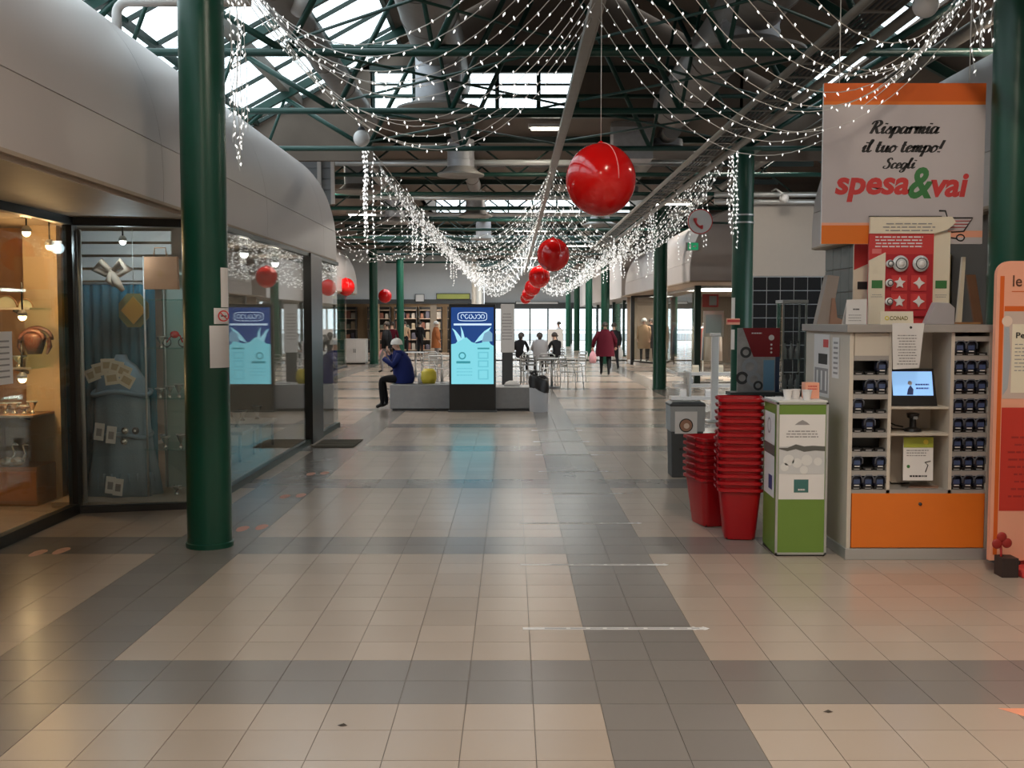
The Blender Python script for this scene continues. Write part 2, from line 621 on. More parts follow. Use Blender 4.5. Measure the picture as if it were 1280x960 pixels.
tile_proto = {}
for kind in ('beige', 'dark'):
    b = MB().box(GAP / 2, T - GAP / 2, GAP / 2, T - GAP / 2, -.008, 0)
    me = bpy.data.meshes.new('tile')
    me.from_pydata(b.v, [], b.f); me.materials.append(M[kind]); me.update()
    tile_proto[kind] = me
cells = [(i, j) for j in range(-28, 135) for i in range(-35, 26)]
cand = []
for i, j in cells:
    x, y = tile_cell(i, j)
    if y > 3.35 and abs(x + .15) < (y + .3) * .50 + .05 and y < 12:
        cand.append((y + .25 * abs(x), i, j))
cand.sort()
near = set((i, j) for _, i, j in cand[:300])
fo = ORG['floor']
for _, i, j in cand[:300]:
    x, y = tile_cell(i, j)
    o = bpy.data.objects.new('tile', tile_proto['dark' if is_dark(i, j) else 'beige'])
    C.objects.link(o); o.parent = floor
    o.location = Vector((x, y, 0)) - fo
b = MB()
for i, j in cells:
    if (i, j) in near:
        continue
    x, y = tile_cell(i, j)
    b.box(x + GAP / 2, x + T - GAP / 2, y + GAP / 2, y + T - GAP / 2, -.008, 0, 1 if is_dark(i, j) else 0)
o = b.build('tile_field', [M['beige'], M['dark']], floor)
o['kind'] = 'stuff'
b = MB()
for k in range(14):                      # far paving, joints too fine to see: grey bands and beige fields
    y0 = 4.574 + T * 135 + k * 3.0 - 1.5
    b.box(-10.1, 8.2, y0, y0 + 2.4, -.008, 0, 0)
    b.box(-10.1, 8.2, y0 + 2.4, y0 + 3.0, -.008, 0, 1)
o = b.build('paving_beyond', [M['beige'], M['dark']], floor)
o['kind'] = 'stuff'

# distance tapes on the floor, one every 1.5 m
tape_m = mat('white_tape', (.70, .66, .64), .5, noise=.25, nscale=30)
place = ['nearest the camera', 'second from the camera', 'third from the camera', 'fourth from the camera', 'fifth from the camera',
         'sixth from the camera', 'seventh from the camera', 'eighth from the camera, close to the bench']
for k, yt in enumerate((5.715, 7.23, 8.73, 10.24, 11.74, 13.2, 14.65, 16.15)):
    t = thing('floor_tape', 'white distance tape stuck across the grey lane, ' + place[k], 'floor tape', (.55, yt, 0), group='distance tapes on the floor')
    x0 = .06 if k < 3 else .3
    bx('strip', tape_m, t, x0, 1.08, yt - .022, yt + .022, .0004, .0012)
    lines_on((x0 + .1, yt - .016, .0013), (1, 0, 0), (0, 1, 0), .9, .03, 1, M['gink'], t, 'printed_words', .55, seed=k)
    b = MB()
    for q in (0, .055):
        b.prism([(0, -.03), (.012, -.03), (.04, 0), (.012, .03), (0, .03), (.028, 0)], (1.0 + q, yt, .0013), (1, 0, 0), (0, 1, 0), (0, 0, .0004))
    b.build('arrow', M['paper'], t)

# orange-red footstep stickers along the left shop, and one at the right edge
stick_m = mat('faded_red_sticker', (.55, .25, .18), .5, noise=.3, nscale=20)
for k, (px, py, lab) in enumerate(((315, 660, 'beside the green column'), (366, 620, 'between column and doormat'), (397, 592, 'closest to the doormat'), (62, 690, 'in front of the orange-lit shop window'))):
    dz = (py - 480) / F_PX
    Yg = EYE / math.tan(math.atan(dz) + PITCH)
    c = at(px, py, Yg)
    t = thing('floor_sticker', 'faded red footprint sticker on the floor ' + lab, 'floor sticker', (c.x, c.y, 0), group='footprint stickers')
    for sx in (-.07, .07):
        f = MB()
        f.add([(c.x + sx + .045 * math.cos(a) * (1 if math.sin(a) < .2 else 1.15), c.y + .12 * math.sin(a) + sx * .5, .001) for a in [2 * math.pi * q / 16 for q in range(16)]], [tuple(range(16))])
        f.build('footprint', stick_m, t)
t = MB().add([(2.30, 4.30, .001), (2.9, 4.30, .001), (2.9, 4.52, .001), (2.14, 4.52, .001)], [(0, 1, 2, 3)]).build('floor_sticker', mat('salmon_sticker', (.85, .33, .2), .5, noise=.1))
tag(t, 'salmon coloured floor sticker at the picture edge below the kiosk', 'floor sticker')

# ================================================================== ROOF
roof = sroot('ceiling', (0, 0, 4.5), 'dark boarded gable roof with green steel trusses')


def slope_slab(name, xa, xb, y0, y1, m, parent, t=.05, lift=0.):
    za, zb = roof_z(xa) + lift, roof_z(xb) + lift
    b = MB()
    vs = [(xa, y0, za), (xb, y0, zb), (xb, y1, zb), (xa, y1, za)]
    vs += [(x, y, z + t) for x, y, z in vs]
    b.add(vs, [(0, 3, 2, 1), (4, 5, 6, 7), (0, 1, 5, 4), (1, 2, 6, 5), (2, 3, 7, 6), (3, 0, 4, 7)])
    return b.build(name, m, parent)


Y0R, Y1R = -6.0, 17.9
# opaque slopes in boards 3 m long
y = Y0R
ys = [-6.1, -4.13, -1.13, 1.87, 4.87, 7.87, 10.87, 13.87, 16.87, 17.9]
for a, c in zip(ys[:-1], ys[1:]):
    slope_slab('roof_panel', -1.85, .7, a + .01, c - .01, M['brown'], roof)
    slope_slab('roof_panel', .7, 2.7, a + .01, c - .01, M['brown'], roof)
    slope_slab('roof_panel', 2.7, 4.72, a + .01, c - .01, M['brown'], roof)
    slope_slab('roof_panel', 5.0, 6.6, a + .01, c - .01, M['brown'], roof)
    slope_slab('roof_panel', -5.6, -5.0, a + .01, c - .01, M['brown'], roof)
# glazed left slope: each pane its own piece
win = sroot('window_1', (-3.4, 8, 5), 'sloping roof glazing over the left shops')
GX = [-5.0, -4.3, -3.6, -2.75, -1.87]
gy = []
y = -4.13
while y < 17.8:
    gy.append(y); y += 1.0
gy.append(17.9)
for a, c in zip(gy[:-1], gy[1:]):
    if c - a < .1: continue
    for xa, xb in zip(GX[:-1], GX[1:]):
        slope_slab('pane', xa + .03, xb - .03, a + .025, c - .025, M['skyglass'], win, .012, .06)
for yy in gy:
    MB().bar((-5.0, yy, roof_z(-5) + .04), (-1.85, yy, roof_z(-1.85) + .04), .045, .05).build('glazing_bar', M['dgreen'], win)
for xx in GX:
    MB().bar((xx, -6, roof_z(xx) + .03), (xx, 17.9, roof_z(xx) + .03), .07 if xx != -3.6 else .15, .08 if xx != -3.6 else .14).build('purlin', M['tray'] if xx == -3.6 else M['dgreen'], win)
win2 = sroot('window_2', (4.86, 8, 5), 'narrow strip of roof glazing over the right shop')
for a, c in zip(ys[:-1], ys[1:]):
    for q in range(3):
        d = (c - a) / 3
        slope_slab('pane', 4.75, 4.97, a + q * d + .03, a + (q + 1) * d - .03, M['skyglass'], win2, .012, .02)
    for q in range(3):
        yy = a + (c - a) / 3 * q
        MB().bar((4.7, yy, roof_z(4.7) + .02), (5.02, yy, roof_z(5.02) + .02), .05, .05).build('glazing_bar', M['dgreen'], win2)

# gable end wall with a row of clerestory panes
gw = sroot('wall_gable', (.7, 17.95, 5), 'gable end with a row of bright clerestory panes')
yb = 17.95
z0p, z1p = 5.2, 5.92
MB().prism([(-2.55, z1p), (.7 + (.7 + 2.55), z1p), (.7, roof_z(.7) + .1)], (0, yb, 0), (1, 0, 0), (0, 0, 1), (0, .06, 0)).build('gable_board', M['brown'], gw)
xs = [-2.35, -1.65, -.95, -.25, .45, 1.1]
for xa, xb in zip(xs[:-1], xs[1:]):
    bx('pane', M['skyglass'], gw, xa + .035, xb - .035, yb + .02, yb + .03, z0p + .05, z1p - .05)
for xx in xs:
    bx('mullion', M['dgreen'], gw, xx - .035, xx + .035, yb, yb + .08, z0p, z1p)
bx('rail', M['dgreen'], gw, -2.4, 3.9, yb - .02, yb + .08, z0p - .08, z0p + .05)
bx('rail', M['dgreen'], gw, -2.4, 3.9, yb - .02, yb + .08, z1p - .05, z1p + .06)
bx('rail', M['dgreen'], gw, -2.35, 1.1, yb + .0, yb + .05, 5.66, 5.69)
bx('gable_board', M['brown'], gw, 1.13, 3.9, yb, yb + .06, z0p, z1p)
MB().prism([(-5.6, 4.4), (-2.36, 4.4), (-2.36, roof_z(-2.36) + .1), (-5.6, roof_z(-5.6) + .1)], (0, yb, 0), (1, 0, 0), (0, 0, 1), (0, .06, 0)).build('gable_board', M['brown'], gw)
MB().prism([(3.85, 4.4), (6.6, 4.4), (6.6, roof_z(6.6) + .1), (3.85, roof_z(3.85) + .1)], (0, yb, 0), (1, 0, 0), (0, 0, 1), (0, .06, 0)).build('gable_board', M['brown'], gw)

# lower flat roof beyond, with a second light bay
fr = sroot('ceiling_beyond', (.7, 40, 5.1), 'flat dark ceiling beyond the gable end')
for a, c in ((17.95, 21), (21, 24), (24, 27), (27, 30), (36, 43), (49, 54), (54, 60), (72, 79)):
    bx('roof_panel', M['brown'], fr, -12, 12, a + .01, c - .01, 5.15, 5.25)
for xa, xb in ((-12, -2.6), (4.0, 12)):
    bx('roof_panel', M['brown'], fr, xa, xb, 30, 36, 5.15, 5.25)
for n_, (xa, xb, ya, yb_, nx, ny) in enumerate(((-6, 4, 43, 49, 8, 4), (-2, 4, 60, 72, 5, 8))):
    for x0, x1 in ((-12, xa), (xb, 12)):
        bx('roof_panel', M['brown'], fr, x0, x1, ya, yb_, 5.15, 5.25)
    wv_ = sroot('window_%d' % (11 + n_), ((xa + xb) / 2, (ya + yb_) / 2, 5.2), ['flat roof glazing before the far shops', 'flat roof glazing before the exit'][n_])
    for i_ in range(nx):
        for j_ in range(ny):
            dx_, dy_ = (xb - xa) / nx, (yb_ - ya) / ny
            bx('pane', M['skyglass'], wv_, xa + dx_ * i_ + .03, xa + dx_ * (i_ + 1) - .03, ya + dy_ * j_ + .03, ya + dy_ * (j_ + 1) - .03, 5.2, 5.212)
    for i_ in range(nx + 1):
        bx('glazing_bar', M['dgreen'], wv_, xa + (xb - xa) / nx * i_ - .03, xa + (xb - xa) / nx * i_ + .03, ya, yb_, 5.16, 5.22)
    for j_ in range(ny + 1):
        bx('glazing_bar', M['dgreen'], wv_, xa, xb, ya + (yb_ - ya) / ny * j_ - .03, ya + (yb_ - ya) / ny * j_ + .03, 5.15, 5.21)
bay = sroot('window_3', (.7, 33, 5.2), 'roof light bay with bright upright panes')
for k in range(8):
    xa = -2.6 + k * .825
    bx('pane', M['skyglass'], bay, xa + .03, xa + .795, 36.02, 36.03, 5.3, 5.9)
    bx('mullion', M['dgreen'], bay, xa - .03, xa + .03, 35.98, 36.06, 5.15, 6.0)
    for q in range(4):
        bx('pane', M['skyglass'], bay, xa + .03, xa + .795, 30.03 + 1.5 * q, 31.47 + 1.5 * q, 6.0, 6.012)
for q in range(5):
    bx('glazing_bar', M['dgreen'], bay, -2.6, 4, 29.97 + 1.5 * q, 30.03 + 1.5 * q, 5.95, 6.05)
bx('kerb_board', M['brown'], bay, -2.66, -2.6, 30, 36, 5.15, 6.0)
bx('kerb_board', M['brown'], bay, 4.0, 4.06, 30, 36, 5.15, 6.0)
bx('kerb_board', M['brown'], bay, -2.6, 4.0, 29.94, 30, 5.15, 6.0)

# green steel trusses
def truss(yy, gable, label):
    t = thing('roof_truss', label, 'roof truss', (.7, yy, 4.43), group='green roof trusses')
    MB().cyl((-6.0, yy, 4.43), (6.5, yy, 4.43), .042, n=10).build('tie', M['tgreen'], t, True)
    nodes = [-4.2, -3.0, -1.6, -.3, 1.7, 3.0, 4.4, 5.6]
    if gable:
        for xa, xb in ((-5.1, .7), (.7, 6.5)):
            MB().bar((xa, yy, roof_z(xa) - .09), (xb, yy, roof_z(xb) - .09), .08, .12).build('rafter', M['tgreen'], t)
        top = lambda x: roof_z(x) - .14
        for a, c in ((-2.3, -3.6), (-2.3, -1.2), (-.8, -1.2), (-.8, .7), (2.2, .7), (2.2, 2.6), (3.7, 2.6), (3.7, 5.0), (-3.9, -3.6), (-4.6, -3.9)):
            if abs(c - a) < .5:
                MB().cyl((a, yy, 4.43), (c, yy, top(c)), .025, n=8).build('strut', M['tgreen'], t, True)
            else:
                MB().cyl((a, yy, 4.43), (c, yy, top(c)), .036, n=8).build('diagonal', M['tgreen'], t, True)
        MB().cyl((-2.6, yy, 5.25), (3.9, yy, 5.25), .035, n=8).build('collar_tie', M['tgreen'], t, True)
    else:
        MB().bar((-6, yy, 5.07), (6.5, yy, 5.07), .08, .12).build('top_chord', M['dgreen'], t)
        for k in range(7):
            xa = -4.4 + k * 1.5
            MB().cyl((xa, yy, 4.43), (xa + .75, yy, 5.0), .02, n=6).build('diagonal', M['dgreen'], t, True)
            MB().cyl((xa + .75, yy, 5.0), (xa + 1.5, yy, 4.43), .02, n=6).build('diagonal', M['dgreen'], t, True)
    return t


ordn = ['second', 'third', 'fourth', 'fifth', 'sixth', 'seventh', 'eighth', 'ninth', 'tenth', 'eleventh', 'twelfth', 'thirteenth']
for k, yy in enumerate((4.87, 7.87, 10.87, 13.87, 16.87)):
    truss(yy, True, 'green tubular steel truss across the gable roof, %s from the camera' % (['nearest'] + ordn)[k])
for k, yy in enumerate((19.87, 22.87, 25.87, 28.87, 31.87, 34.87, 37.87, 40.87, 43.87, 49.87, 58.87)):
    truss(yy, False, 'green lattice truss under the flat ceiling, %s beyond the gable end' % (['first'] + ordn)[k])

# cross bracing rods between the first gable trusses
for k, (ya, yc) in enumerate(((7.87, 10.87), (10.87, 13.87), (13.87, 16.87))):
    for q, (xa, xc) in enumerate(((-2.3, .7), (.7, 3.7))):
        t = thing('brace_rods', 'crossed green brace rods %s the centre line, %s bay' % (('left of', 'right of')[q], ('near', 'middle', 'far')[k]), 'brace rods', (.5 * (xa + xc), ya, 4.5), group='roof brace rods')
        MB().cyl((xa, ya, 4.5), (xc, yc, 4.5), .016, n=6).build('rod', M['tgreen'], t, True)
        MB().cyl((xc, ya, 4.53), (xa, yc, 4.53), .016, n=6).build('rod', M['tgreen'], t, True)

# ================================================================== COLUMNS
def column(x, y, top, label, r=.165):
    t = thing('steel_column', label, 'column', (x, y, 0), group='green steel columns')
    MB().lathe([(0, 0), (r + .012, 0), (r + .012, .035), (r, .04), (r, .045)], (x, y, 0), 32).build('foot_ring', M['green'], t, 'auto')
    MB().lathe([(r, .04), (r, top), (0, top)], (x, y, 0), 40).build('shaft', M['green'], t, 'auto')
    bx('cap_plate', M['green'], t, x - r - .06, x + r + .06, y - r - .06, y + r + .06, top - .03, top + .02)
    return t


column(-2.29, 7.86, 4.4, 'tall green round steel column with paper notices beside the left shop window')
column(3.73, 7.87, 4.4, 'green round steel column at the right edge beside the hanging orange sign')
column(3.69, 16.87, 4.4, 'green round column behind the red basket stacks with a telephone sign on it')
column(3.63, 25.75, 4.4, 'green round column standing free in the middle of the right walkway')
column(3.62, 40.8, 4.4, 'dark green column directly behind the walker in the maroon coat')
column(3.64, 49.8, 4.4, 'far green column, second behind the maroon coat')
column(3.63, 58.8, 4.4, 'far green column, third behind the maroon coat')
column(3.63, 67.8, 4.4, 'farthest green column on the right row')
column(-5.36, 40.7, 4.4, 'green column behind the seated person in the navy jacket')
column(-4.95, 46.5, 4.4, 'green column just right of the small far balloon')
column(-2.45, 67.5, 4.4, 'thin far green column seen above the video totem')

# ================================================================== DUCTS, TRAYS, LAMPS
def duct(label, x, z, r, y0, y1, drops, zdisc, rd, rdisc, m):
    t = thing('air_duct', label, 'air duct', (x, (y0 + y1) / 2, z), group='ventilation ducts')
    d = MB().cyl((x, y0, z), (x, y1, z), r, n=28).build('duct_body', M[m], t, 'auto')
    y = y0 + 1.5
    while y < y1:
        MB().lathe([(r, -.02), (r + .012, -.02), (r + .012, .02), (r, .02)], (0, 0, 0), 28)
        MB().cyl((x, y - .02, z), (x, y + .02, z), r + .012, n=28).build('seam_band', M[m], d, 'auto')
        y += 1.5
    for yd in drops:
        s = MB().lathe([(rd, z - .05), (rd, zdisc + .10)], (x, yd, 0), 28).build('drop_pipe', M['steel'], t, 'auto')
        for q in (.30, .62):
            zz = zdisc + .1 + (z - zdisc - .15) * q
            MB().lathe([(rd, zz - .012), (rd + .01, zz - .012), (rd + .01, zz + .012), (rd, zz + .012)], (x, yd, 0), 28).build('seam_band', M['steel'], s, 'auto')
        MB().lathe([(rd, zdisc + .12), (rd + .02, zdisc + .10), (rdisc * .8, zdisc + .03), (rdisc, zdisc), (rdisc, zdisc - .03), (rdisc * .85, zdisc - .02),
                    (rdisc * .6, zdisc + .02), (rdisc * .3, zdisc - .01), (0, zdisc - .015)], (x, yd, 0), 36).build('diffuser', M['dull'], t, 'auto')
    return t


duct('large round air duct left of the centre line with three disc diffusers', -1.05, 5.62, .37, 6, 17.6, (15.2,), 4.72, .33, .60, 'dull')
duct('round air duct right of the centre line with disc diffusers', 2.68, 5.22, .35, 2, 17.6, (12.0,), 4.72, .32, .62, 'dull')
duct('far air duct under the flat ceiling left of centre', -.92, 4.97, .16, 18.3, 40, (19.0, 26.5, 34), 4.32, .24, .42, 'dull')
duct('far air duct under the flat ceiling right of centre', 2.75, 4.97, .16, 18.2, 40, (19.0, 25.6, 33), 4.68, .3, .58, 'dull')
duct('far air duct at the left over the side hall with disc diffusers', -3.0, 4.97, .16, 18.2, 40, (20.5, 27), 4.2, .25, .45, 'dull')
duct('slim brown duct running along the roof glazing on the left', -2.38, 5.0, .17, -3, 17.5, (), 4, .2, .3, 'dull')

# box duct behind the large red balloon
t = thing('duct_box', 'grey box duct with perforated side behind the large balloon', 'duct box', (2.1, 18.6, 4.5))
bx('housing', M['steel'], t, 1.75, 2.45, 18.4, 18.9, 4.5, 5.15, bev=.01)
bx('flange', M['dull'], t, 1.72, 2.48, 18.38, 18.42, 5.05, 5.12)

# longitudinal trays
def tray(label, x, z, w, y0, y1, cables):
    t = thing('cable_tray', label, 'cable tray', (x, (y0 + y1) / 2, z), group='cable trays')
    if w < .2:
        bx('tray_floor', M['tray'], t, x - w / 2, x + w / 2, y0, y1, z, z + .008)
    else:
        for q in range(int((y1 - y0) / .6)):
            bx('rung', M['tray'], t, x - w / 2, x + w / 2, y0 + .6 * q, y0 + .6 * q + .05, z, z + .015)
    for s in (-1, 1):
        bx('side_rail', M['tray'], t, x + s * w / 2 - .006, x + s * w / 2 + .006, y0, y1, z - .01, z + .07)
    for k in range(cables):
        xx = x - w / 2 + .04 + k * (w - .08) / max(1, cables - 1)
        MB().cyl((xx, y0, z + .03), (xx, y1, z + .03), .014, n=6).build('cable', M['darkgrey'], t, True)
    return t


tray('narrow cable tray on the centre line carrying balloons and light strings', .7, 4.27, .10, -3, 60, 2)
tray('wide cable tray running along the right side under the roof', 3.08, 4.30, .30, -3, 40, 5)
for k, (xx, zz, rr) in enumerate(((3.42, 4.33, .05), (2.86, 4.28, .035), (4.9, 4.8, .08))):
    t = MB().cyl((xx, -3, zz), (xx, 38, zz), rr, n=12).build('pipe', M['tray'], None, True)
    tag(t, ['thick pipe beside the wide cable tray on the right', 'thin pipe left of the wide cable tray', 'fat pipe high over the right shop'][k], 'pipe', 'long roof pipes')
# light grey cross pipes beyond the gable end
for k, (yy, zz, xa, xb) in enumerate(((19.2, 4.55, -3.2, 3.6), (24.4, 4.52, -3.5, 2.5), (27.2, 4.42, -3.5, 6), (21.93, 4.30, 4.2, 7.5), (21.93, 4.15, 4.2, 7.5))):
    t = MB().cyl((xa, yy, zz), (xb, yy, zz), .055, n=12).build('cross_pipe', M['alu'], None, True)
    tag(t, ['light grey cross pipe just beyond the gable end', 'light grey cross pipe above the dense light net', 'lower light grey cross pipe above the far nets', 'upper grey pipe over the black tiled wall', 'lower grey pipe over the black tiled wall'][k], 'pipe', 'grey cross pipes')


def batten(x, y, z, label, power, lng=.5, alongx=True, col=(1, .9, .72)):
    t = thing('strip_lamp', label, 'lamp', (x, y, z), group='ceiling strip lamps')
    a, c = (lng / 2, .07) if alongx else (.07, lng / 2)
    bx('housing', M['white'], t, x - a - .05, x + a + .05, y - c - .02, y + c + .02, z, z + .06, bev=.008)
    bx('tube', M['tube'], t, x - a, x + a, y - c + .02, y + c - .02, z - .035, z - .002, bev=.008)
    for s in (-.7, .7):
        MB().cyl((x + s * a * .9, y, z + .06), (x + s * a * .9, y, z + .4), .006, n=6).build('hanger', M['tray'], t, True)
    l = area_light('strip_lamp_light', (x, y, z - .045), (0, 0, 0), 2 * a, 2 * c, power, col)
    l.parent = t
    l.location = (0, 0, -.05)
    return t


batten(.58, 18.35, 5.02, 'lit fluorescent strip lamp just below the clerestory panes', 55)
for k, (x, y, z) in enumerate(((1.9, 3.5, 5.6), (-.2, -2, 5.6), (5.4, 10.5, 4.7))):  # out-of-view strip lamps, added to light the near hall
    batten(x, y, z, ['added long strip lamp under the roof overhead', 'added long strip lamp under the roof behind the camera', 'added long strip lamp over the right shop roof'][k], (170, 170, 60)[k], 1.5, False, (1, .86, .68))
for k, (x, y) in enumerate(((4.9, 20.0), (-4.6, 22.5), (.7, 27.5), (-4.5, 33), (4.7, 30), (.7, 39), (-3.5, 45), (3.0, 47), (.7, 56), (.7, 66))):  # extra strip lamps, added to brighten the hall beyond the gable
    batten(x, y, 5.0, 'added strip lamp under the flat ceiling, %s' % ['over the black tiled wall', 'over the side hall left of the bench', 'over the cafe chairs', 'over the left side hall', 'over the right walkway shops', 'behind the light bay', 'far left', 'far right', 'over the far crossing', 'before the exit doors'][k], (50, 190, 210, 170, 170, 210, 150, 190, 210, 210)[k], 1.2, True, (1, .93, .82))

# round white globes
for k, (px, py, Y, rr, lab) in enumerate(((452, 173, 16.6, .13, 'white globe loudspeaker hanging left of centre among light strings'),
                                          (376, 6, 11.0, .13, 'white globe loudspeaker hanging high at the left roof glazing'),
                                          (1157, 6, 8.3, .10, 'white globe loudspeaker hanging above the orange sign'))):
    c = at(px, py, Y)
    t = thing('globe_speaker', lab, 'loudspeaker', tuple(c), group='white globe loudspeakers')
    MB().sphere(c, rr).build('globe', M['white'], t, True)
    MB().lathe([(rr * .3, rr * .9), (rr * .5, rr * 1.1), (rr * .3, rr * 1.35)], c, 16).build('collar', M['darkgrey'], t, True)
    MB().cyl(c + Vector((0, 0, rr)), Vector((c.x, c.y, 4.9 if k < 2 else 4.6)), .012, n=8).build('hanger', M['tray'], t, True)
# ================================================================== WALLS OF THE HALL
struct(MB().box(-14, 14, -6.3, -6.1, 0, 8).build('wall_rear', M['shopwall']))
struct(MB().box(-12.2, -12, 16.8, 80, 0, 5.2).build('wall_side_left', M['shopwall']))
struct(MB().box(12, 12.2, 13, 80, 0, 5.2).build('wall_side_right', M['shopwall']))


def bull(side, xf, t):
    """bullnose profile point; side -1 left shops, +1 right shops."""
    return (xf + side * (1 - math.cos(t)), 2.9 + 1.45 * math.sin(t))


def fascia(name, side, xf, y0, y1, step, xback, label, endcap=True):
    root = sroot(name, (xf, y0, 2.66), label)
    prof = [(xf + side * .02, 2.66)] + [(bull(side, xf, R(a))[0] + side * .02, bull(side, xf, R(a))[1] - .02) for a in range(0, 91, 10)] + [(xback, 4.33), (xback, 2.66)]
    MB().prism(prof, (0, y0 + .01, 0), (1, 0, 0), (0, 0, 1), (0, y1 - y0 - .02, 0)).build('carcass', M['fascia'], root, fix=True)
    y = y0
    while y < y1 - .05:
        c = min(y + step, y1)
        for seg in ('lower', 'upper'):
            if seg == 'lower':
                pts = [(xf, 2.655), (xf, 2.9), bull(side, xf, R(8))]
            else:
                pts = [bull(side, xf, R(8.3 + (90 - 8.3) * k / 14)) for k in range(15)]
            b = MB()
            n = len(pts)
            for yy in (y + .003, c - .003):
                b.v += [(p[0], yy, p[1]) for p in pts] + [(p[0] + side * .02, yy, p[1] - .01) for p in pts]
            for k in range(n - 1):
                b.f += [(k, k + 1, 2 * n + k + 1, 2 * n + k), (n + k, n + k + 1, 3 * n + k + 1, 3 * n + k), (k, k + 1, n + k + 1, n + k), (2 * n + k, 2 * n + k + 1, 3 * n + k + 1, 3 * n + k)]
            b.f += [(0, n, 3 * n, 2 * n), (n - 1, 2 * n - 1, 4 * n - 1, 3 * n - 1)]
            b.m = [0] * len(b.f)
            b.build('panel', M['fascia'], root, 'auto', fix=True)
        y = c
    bx('drip_lip', M['soffit'], root, min(xf, xf + side * .06), max(xf, xf + side * .06), y0, y1, 2.63, 2.655)
    return root


fascia('wall_left', -1, -2.8, -5.9, 16.8, 3.6, -8.2, 'rounded white fascia band above the left shop windows')
fascia('wall_right', 1, 3.95, -5.9, 13.9, 3.6, 9, 'rounded grey-white fascia band above the right shop')
fascia('wall_right_shops', 1, 4.3, 25.4, 40.0, 3.65, 9, 'white fascia over the clothes shop on the right walkway')
fascia('wall_left_shops', -1, -5.6, 24.0, 38.0, 3.5, -11, 'bluish white rounded fascia far left')

# ------------------------------------------------------------------ left shop
lshop = sroot('wall_left_shop', (-5, 8, 0), 'inside of the left gift shop')
bx('ceiling_board', M['soffit'], lshop, -8.2, -2.84, -5.9, 16.8, 2.6, 2.64)
bx('back_wall', M['oat'], lshop, -6.4, -6.3, -5.9, 16.8, 0, 2.6)
bx('partition', M['wood'], lshop, -6.3, -4.27, 10.25, 10.31, 0, 2.6)
bx('end_wall', M['shopwall'], lshop, -6.3, -2.86, 16.74, 16.8, 0, 2.6)
bx('rear_wall', M['oat'], lshop, -6.3, -3.85, 1.9, 2.0, 0, 2.6)
bx('plinth', M['soffit'], lshop, -4.20, -2.86, 9.47, 10.24, 0, .05)
bx('plinth', M['soffit'], lshop, -6.3, -2.9, 10.31, 16.74, 0, .04)
MB().prism([(-3.90, 9.2), (-3.84, 9.22), (-4.21, 10.25), (-4.27, 10.25)], (0, 0, 0), (1, 0, 0), (0, 1, 0), (0, 0, 2.6)).build('black_pier', M['black'], lshop)
MB().prism([(-4.62, 9.95), (-4.30, 9.95), (-4.30, 10.05), (-4.62, 10.05)], (0, 0, 0), (1, 0, 0), (0, 1, 0), (0, 0, 2.6)).build('tan_pier', M['oat'], lshop)


def window(name, p, q, z0, z1, posts, label, m='glass', fr='black', rail=.07, low=.07):
    p, q = Vector((p[0], p[1], 0)), Vector((q[0], q[1], 0))
    d = (q - p); L = d.length; d.normalize()
    w = sroot(name, ((p.x + q.x) / 2, (p.y + q.y) / 2, 0), label)
    zv = Vector((0, 0, 1))
    MB().bar(p + zv * (z1 - rail / 2), q + zv * (z1 - rail / 2), .07, rail).build('head_rail', M[fr], w)
    MB().bar(p + zv * (z0 + low / 2), q + zv * (z0 + low / 2), .07, low).build('bottom_rail', M[fr], w)
    cuts = [0] + [s for s in posts] + [L]
    for a, c in zip(cuts[:-1], cuts[1:]):
        MB().bar(p + d * (a + .01) + zv * ((z0 + z1) / 2), p + d * (c - .01) + zv * ((z0 + z1) / 2), .012, z1 - z0 - rail - low).build('pane', M[m], w)
    return w, p, d


window('window_4', (-3.85, 2.0), (-3.85, 9.2), 0, 2.6, [3.0], 'black framed window pane of the orange-lit left shop', low=.09)
w5, p, d = window('window_5', (-3.85, 9.2), (-2.8, 9.45), 0, 2.6, [], 'facing pane of the teal gift display', low=.06)
w6, p, d = window('window_6', (-2.8, 9.45), (-2.8, 16.8), 0, 2.62, [4.95, 5.75], 'long glass front of the left shop with a black door post', fr='dgreen', rail=.05)
bx('post', M['black'], w6, -2.86, -2.74, 14.36, 15.18, 0, 2.62)
bx('post', M['black'], w5, -3.9, -3.82, 9.15, 9.25, 0, 2.6)
MB().cyl((-3.80, 9.26, .08), (-3.80, 9.26, 2.5), .018, n=10).build('bright_edge', M['alu'], w5, True)


def spot_lamp(x, y, z, label, power, col, m, r=.04, grp=None):
    t = thing('spot_lamp', label, 'spot lamp', (x, y, z), group=grp)
    MB().sphere((x, y, z), r, nu=14, nv=8).build('bulb', M[m], t, True)
    MB().lathe([(r * 1.15, r * .2), (r * 1.2, r * .9), (r * .6, r * 1.8), (0, r * 1.8)], (x, y, z), 16).build('shade', M['alu'], t, 'auto')
    MB().cyl((x, y, z + r * 1.7), (x, y, min(2.6, z + r * 1.7 + .25)), .008, n=6).build('stem', M['black'], t, True)
    d = bpy.data.lights.new('spot_lamp_light', 'POINT'); d.energy = power; d.color = col; d.shadow_soft_size = .05
    l = bpy.data.objects.new('spot_lamp_light', d); C.objects.link(l); l.parent = t; l.location = (0, 0, -r - .03)
    return t


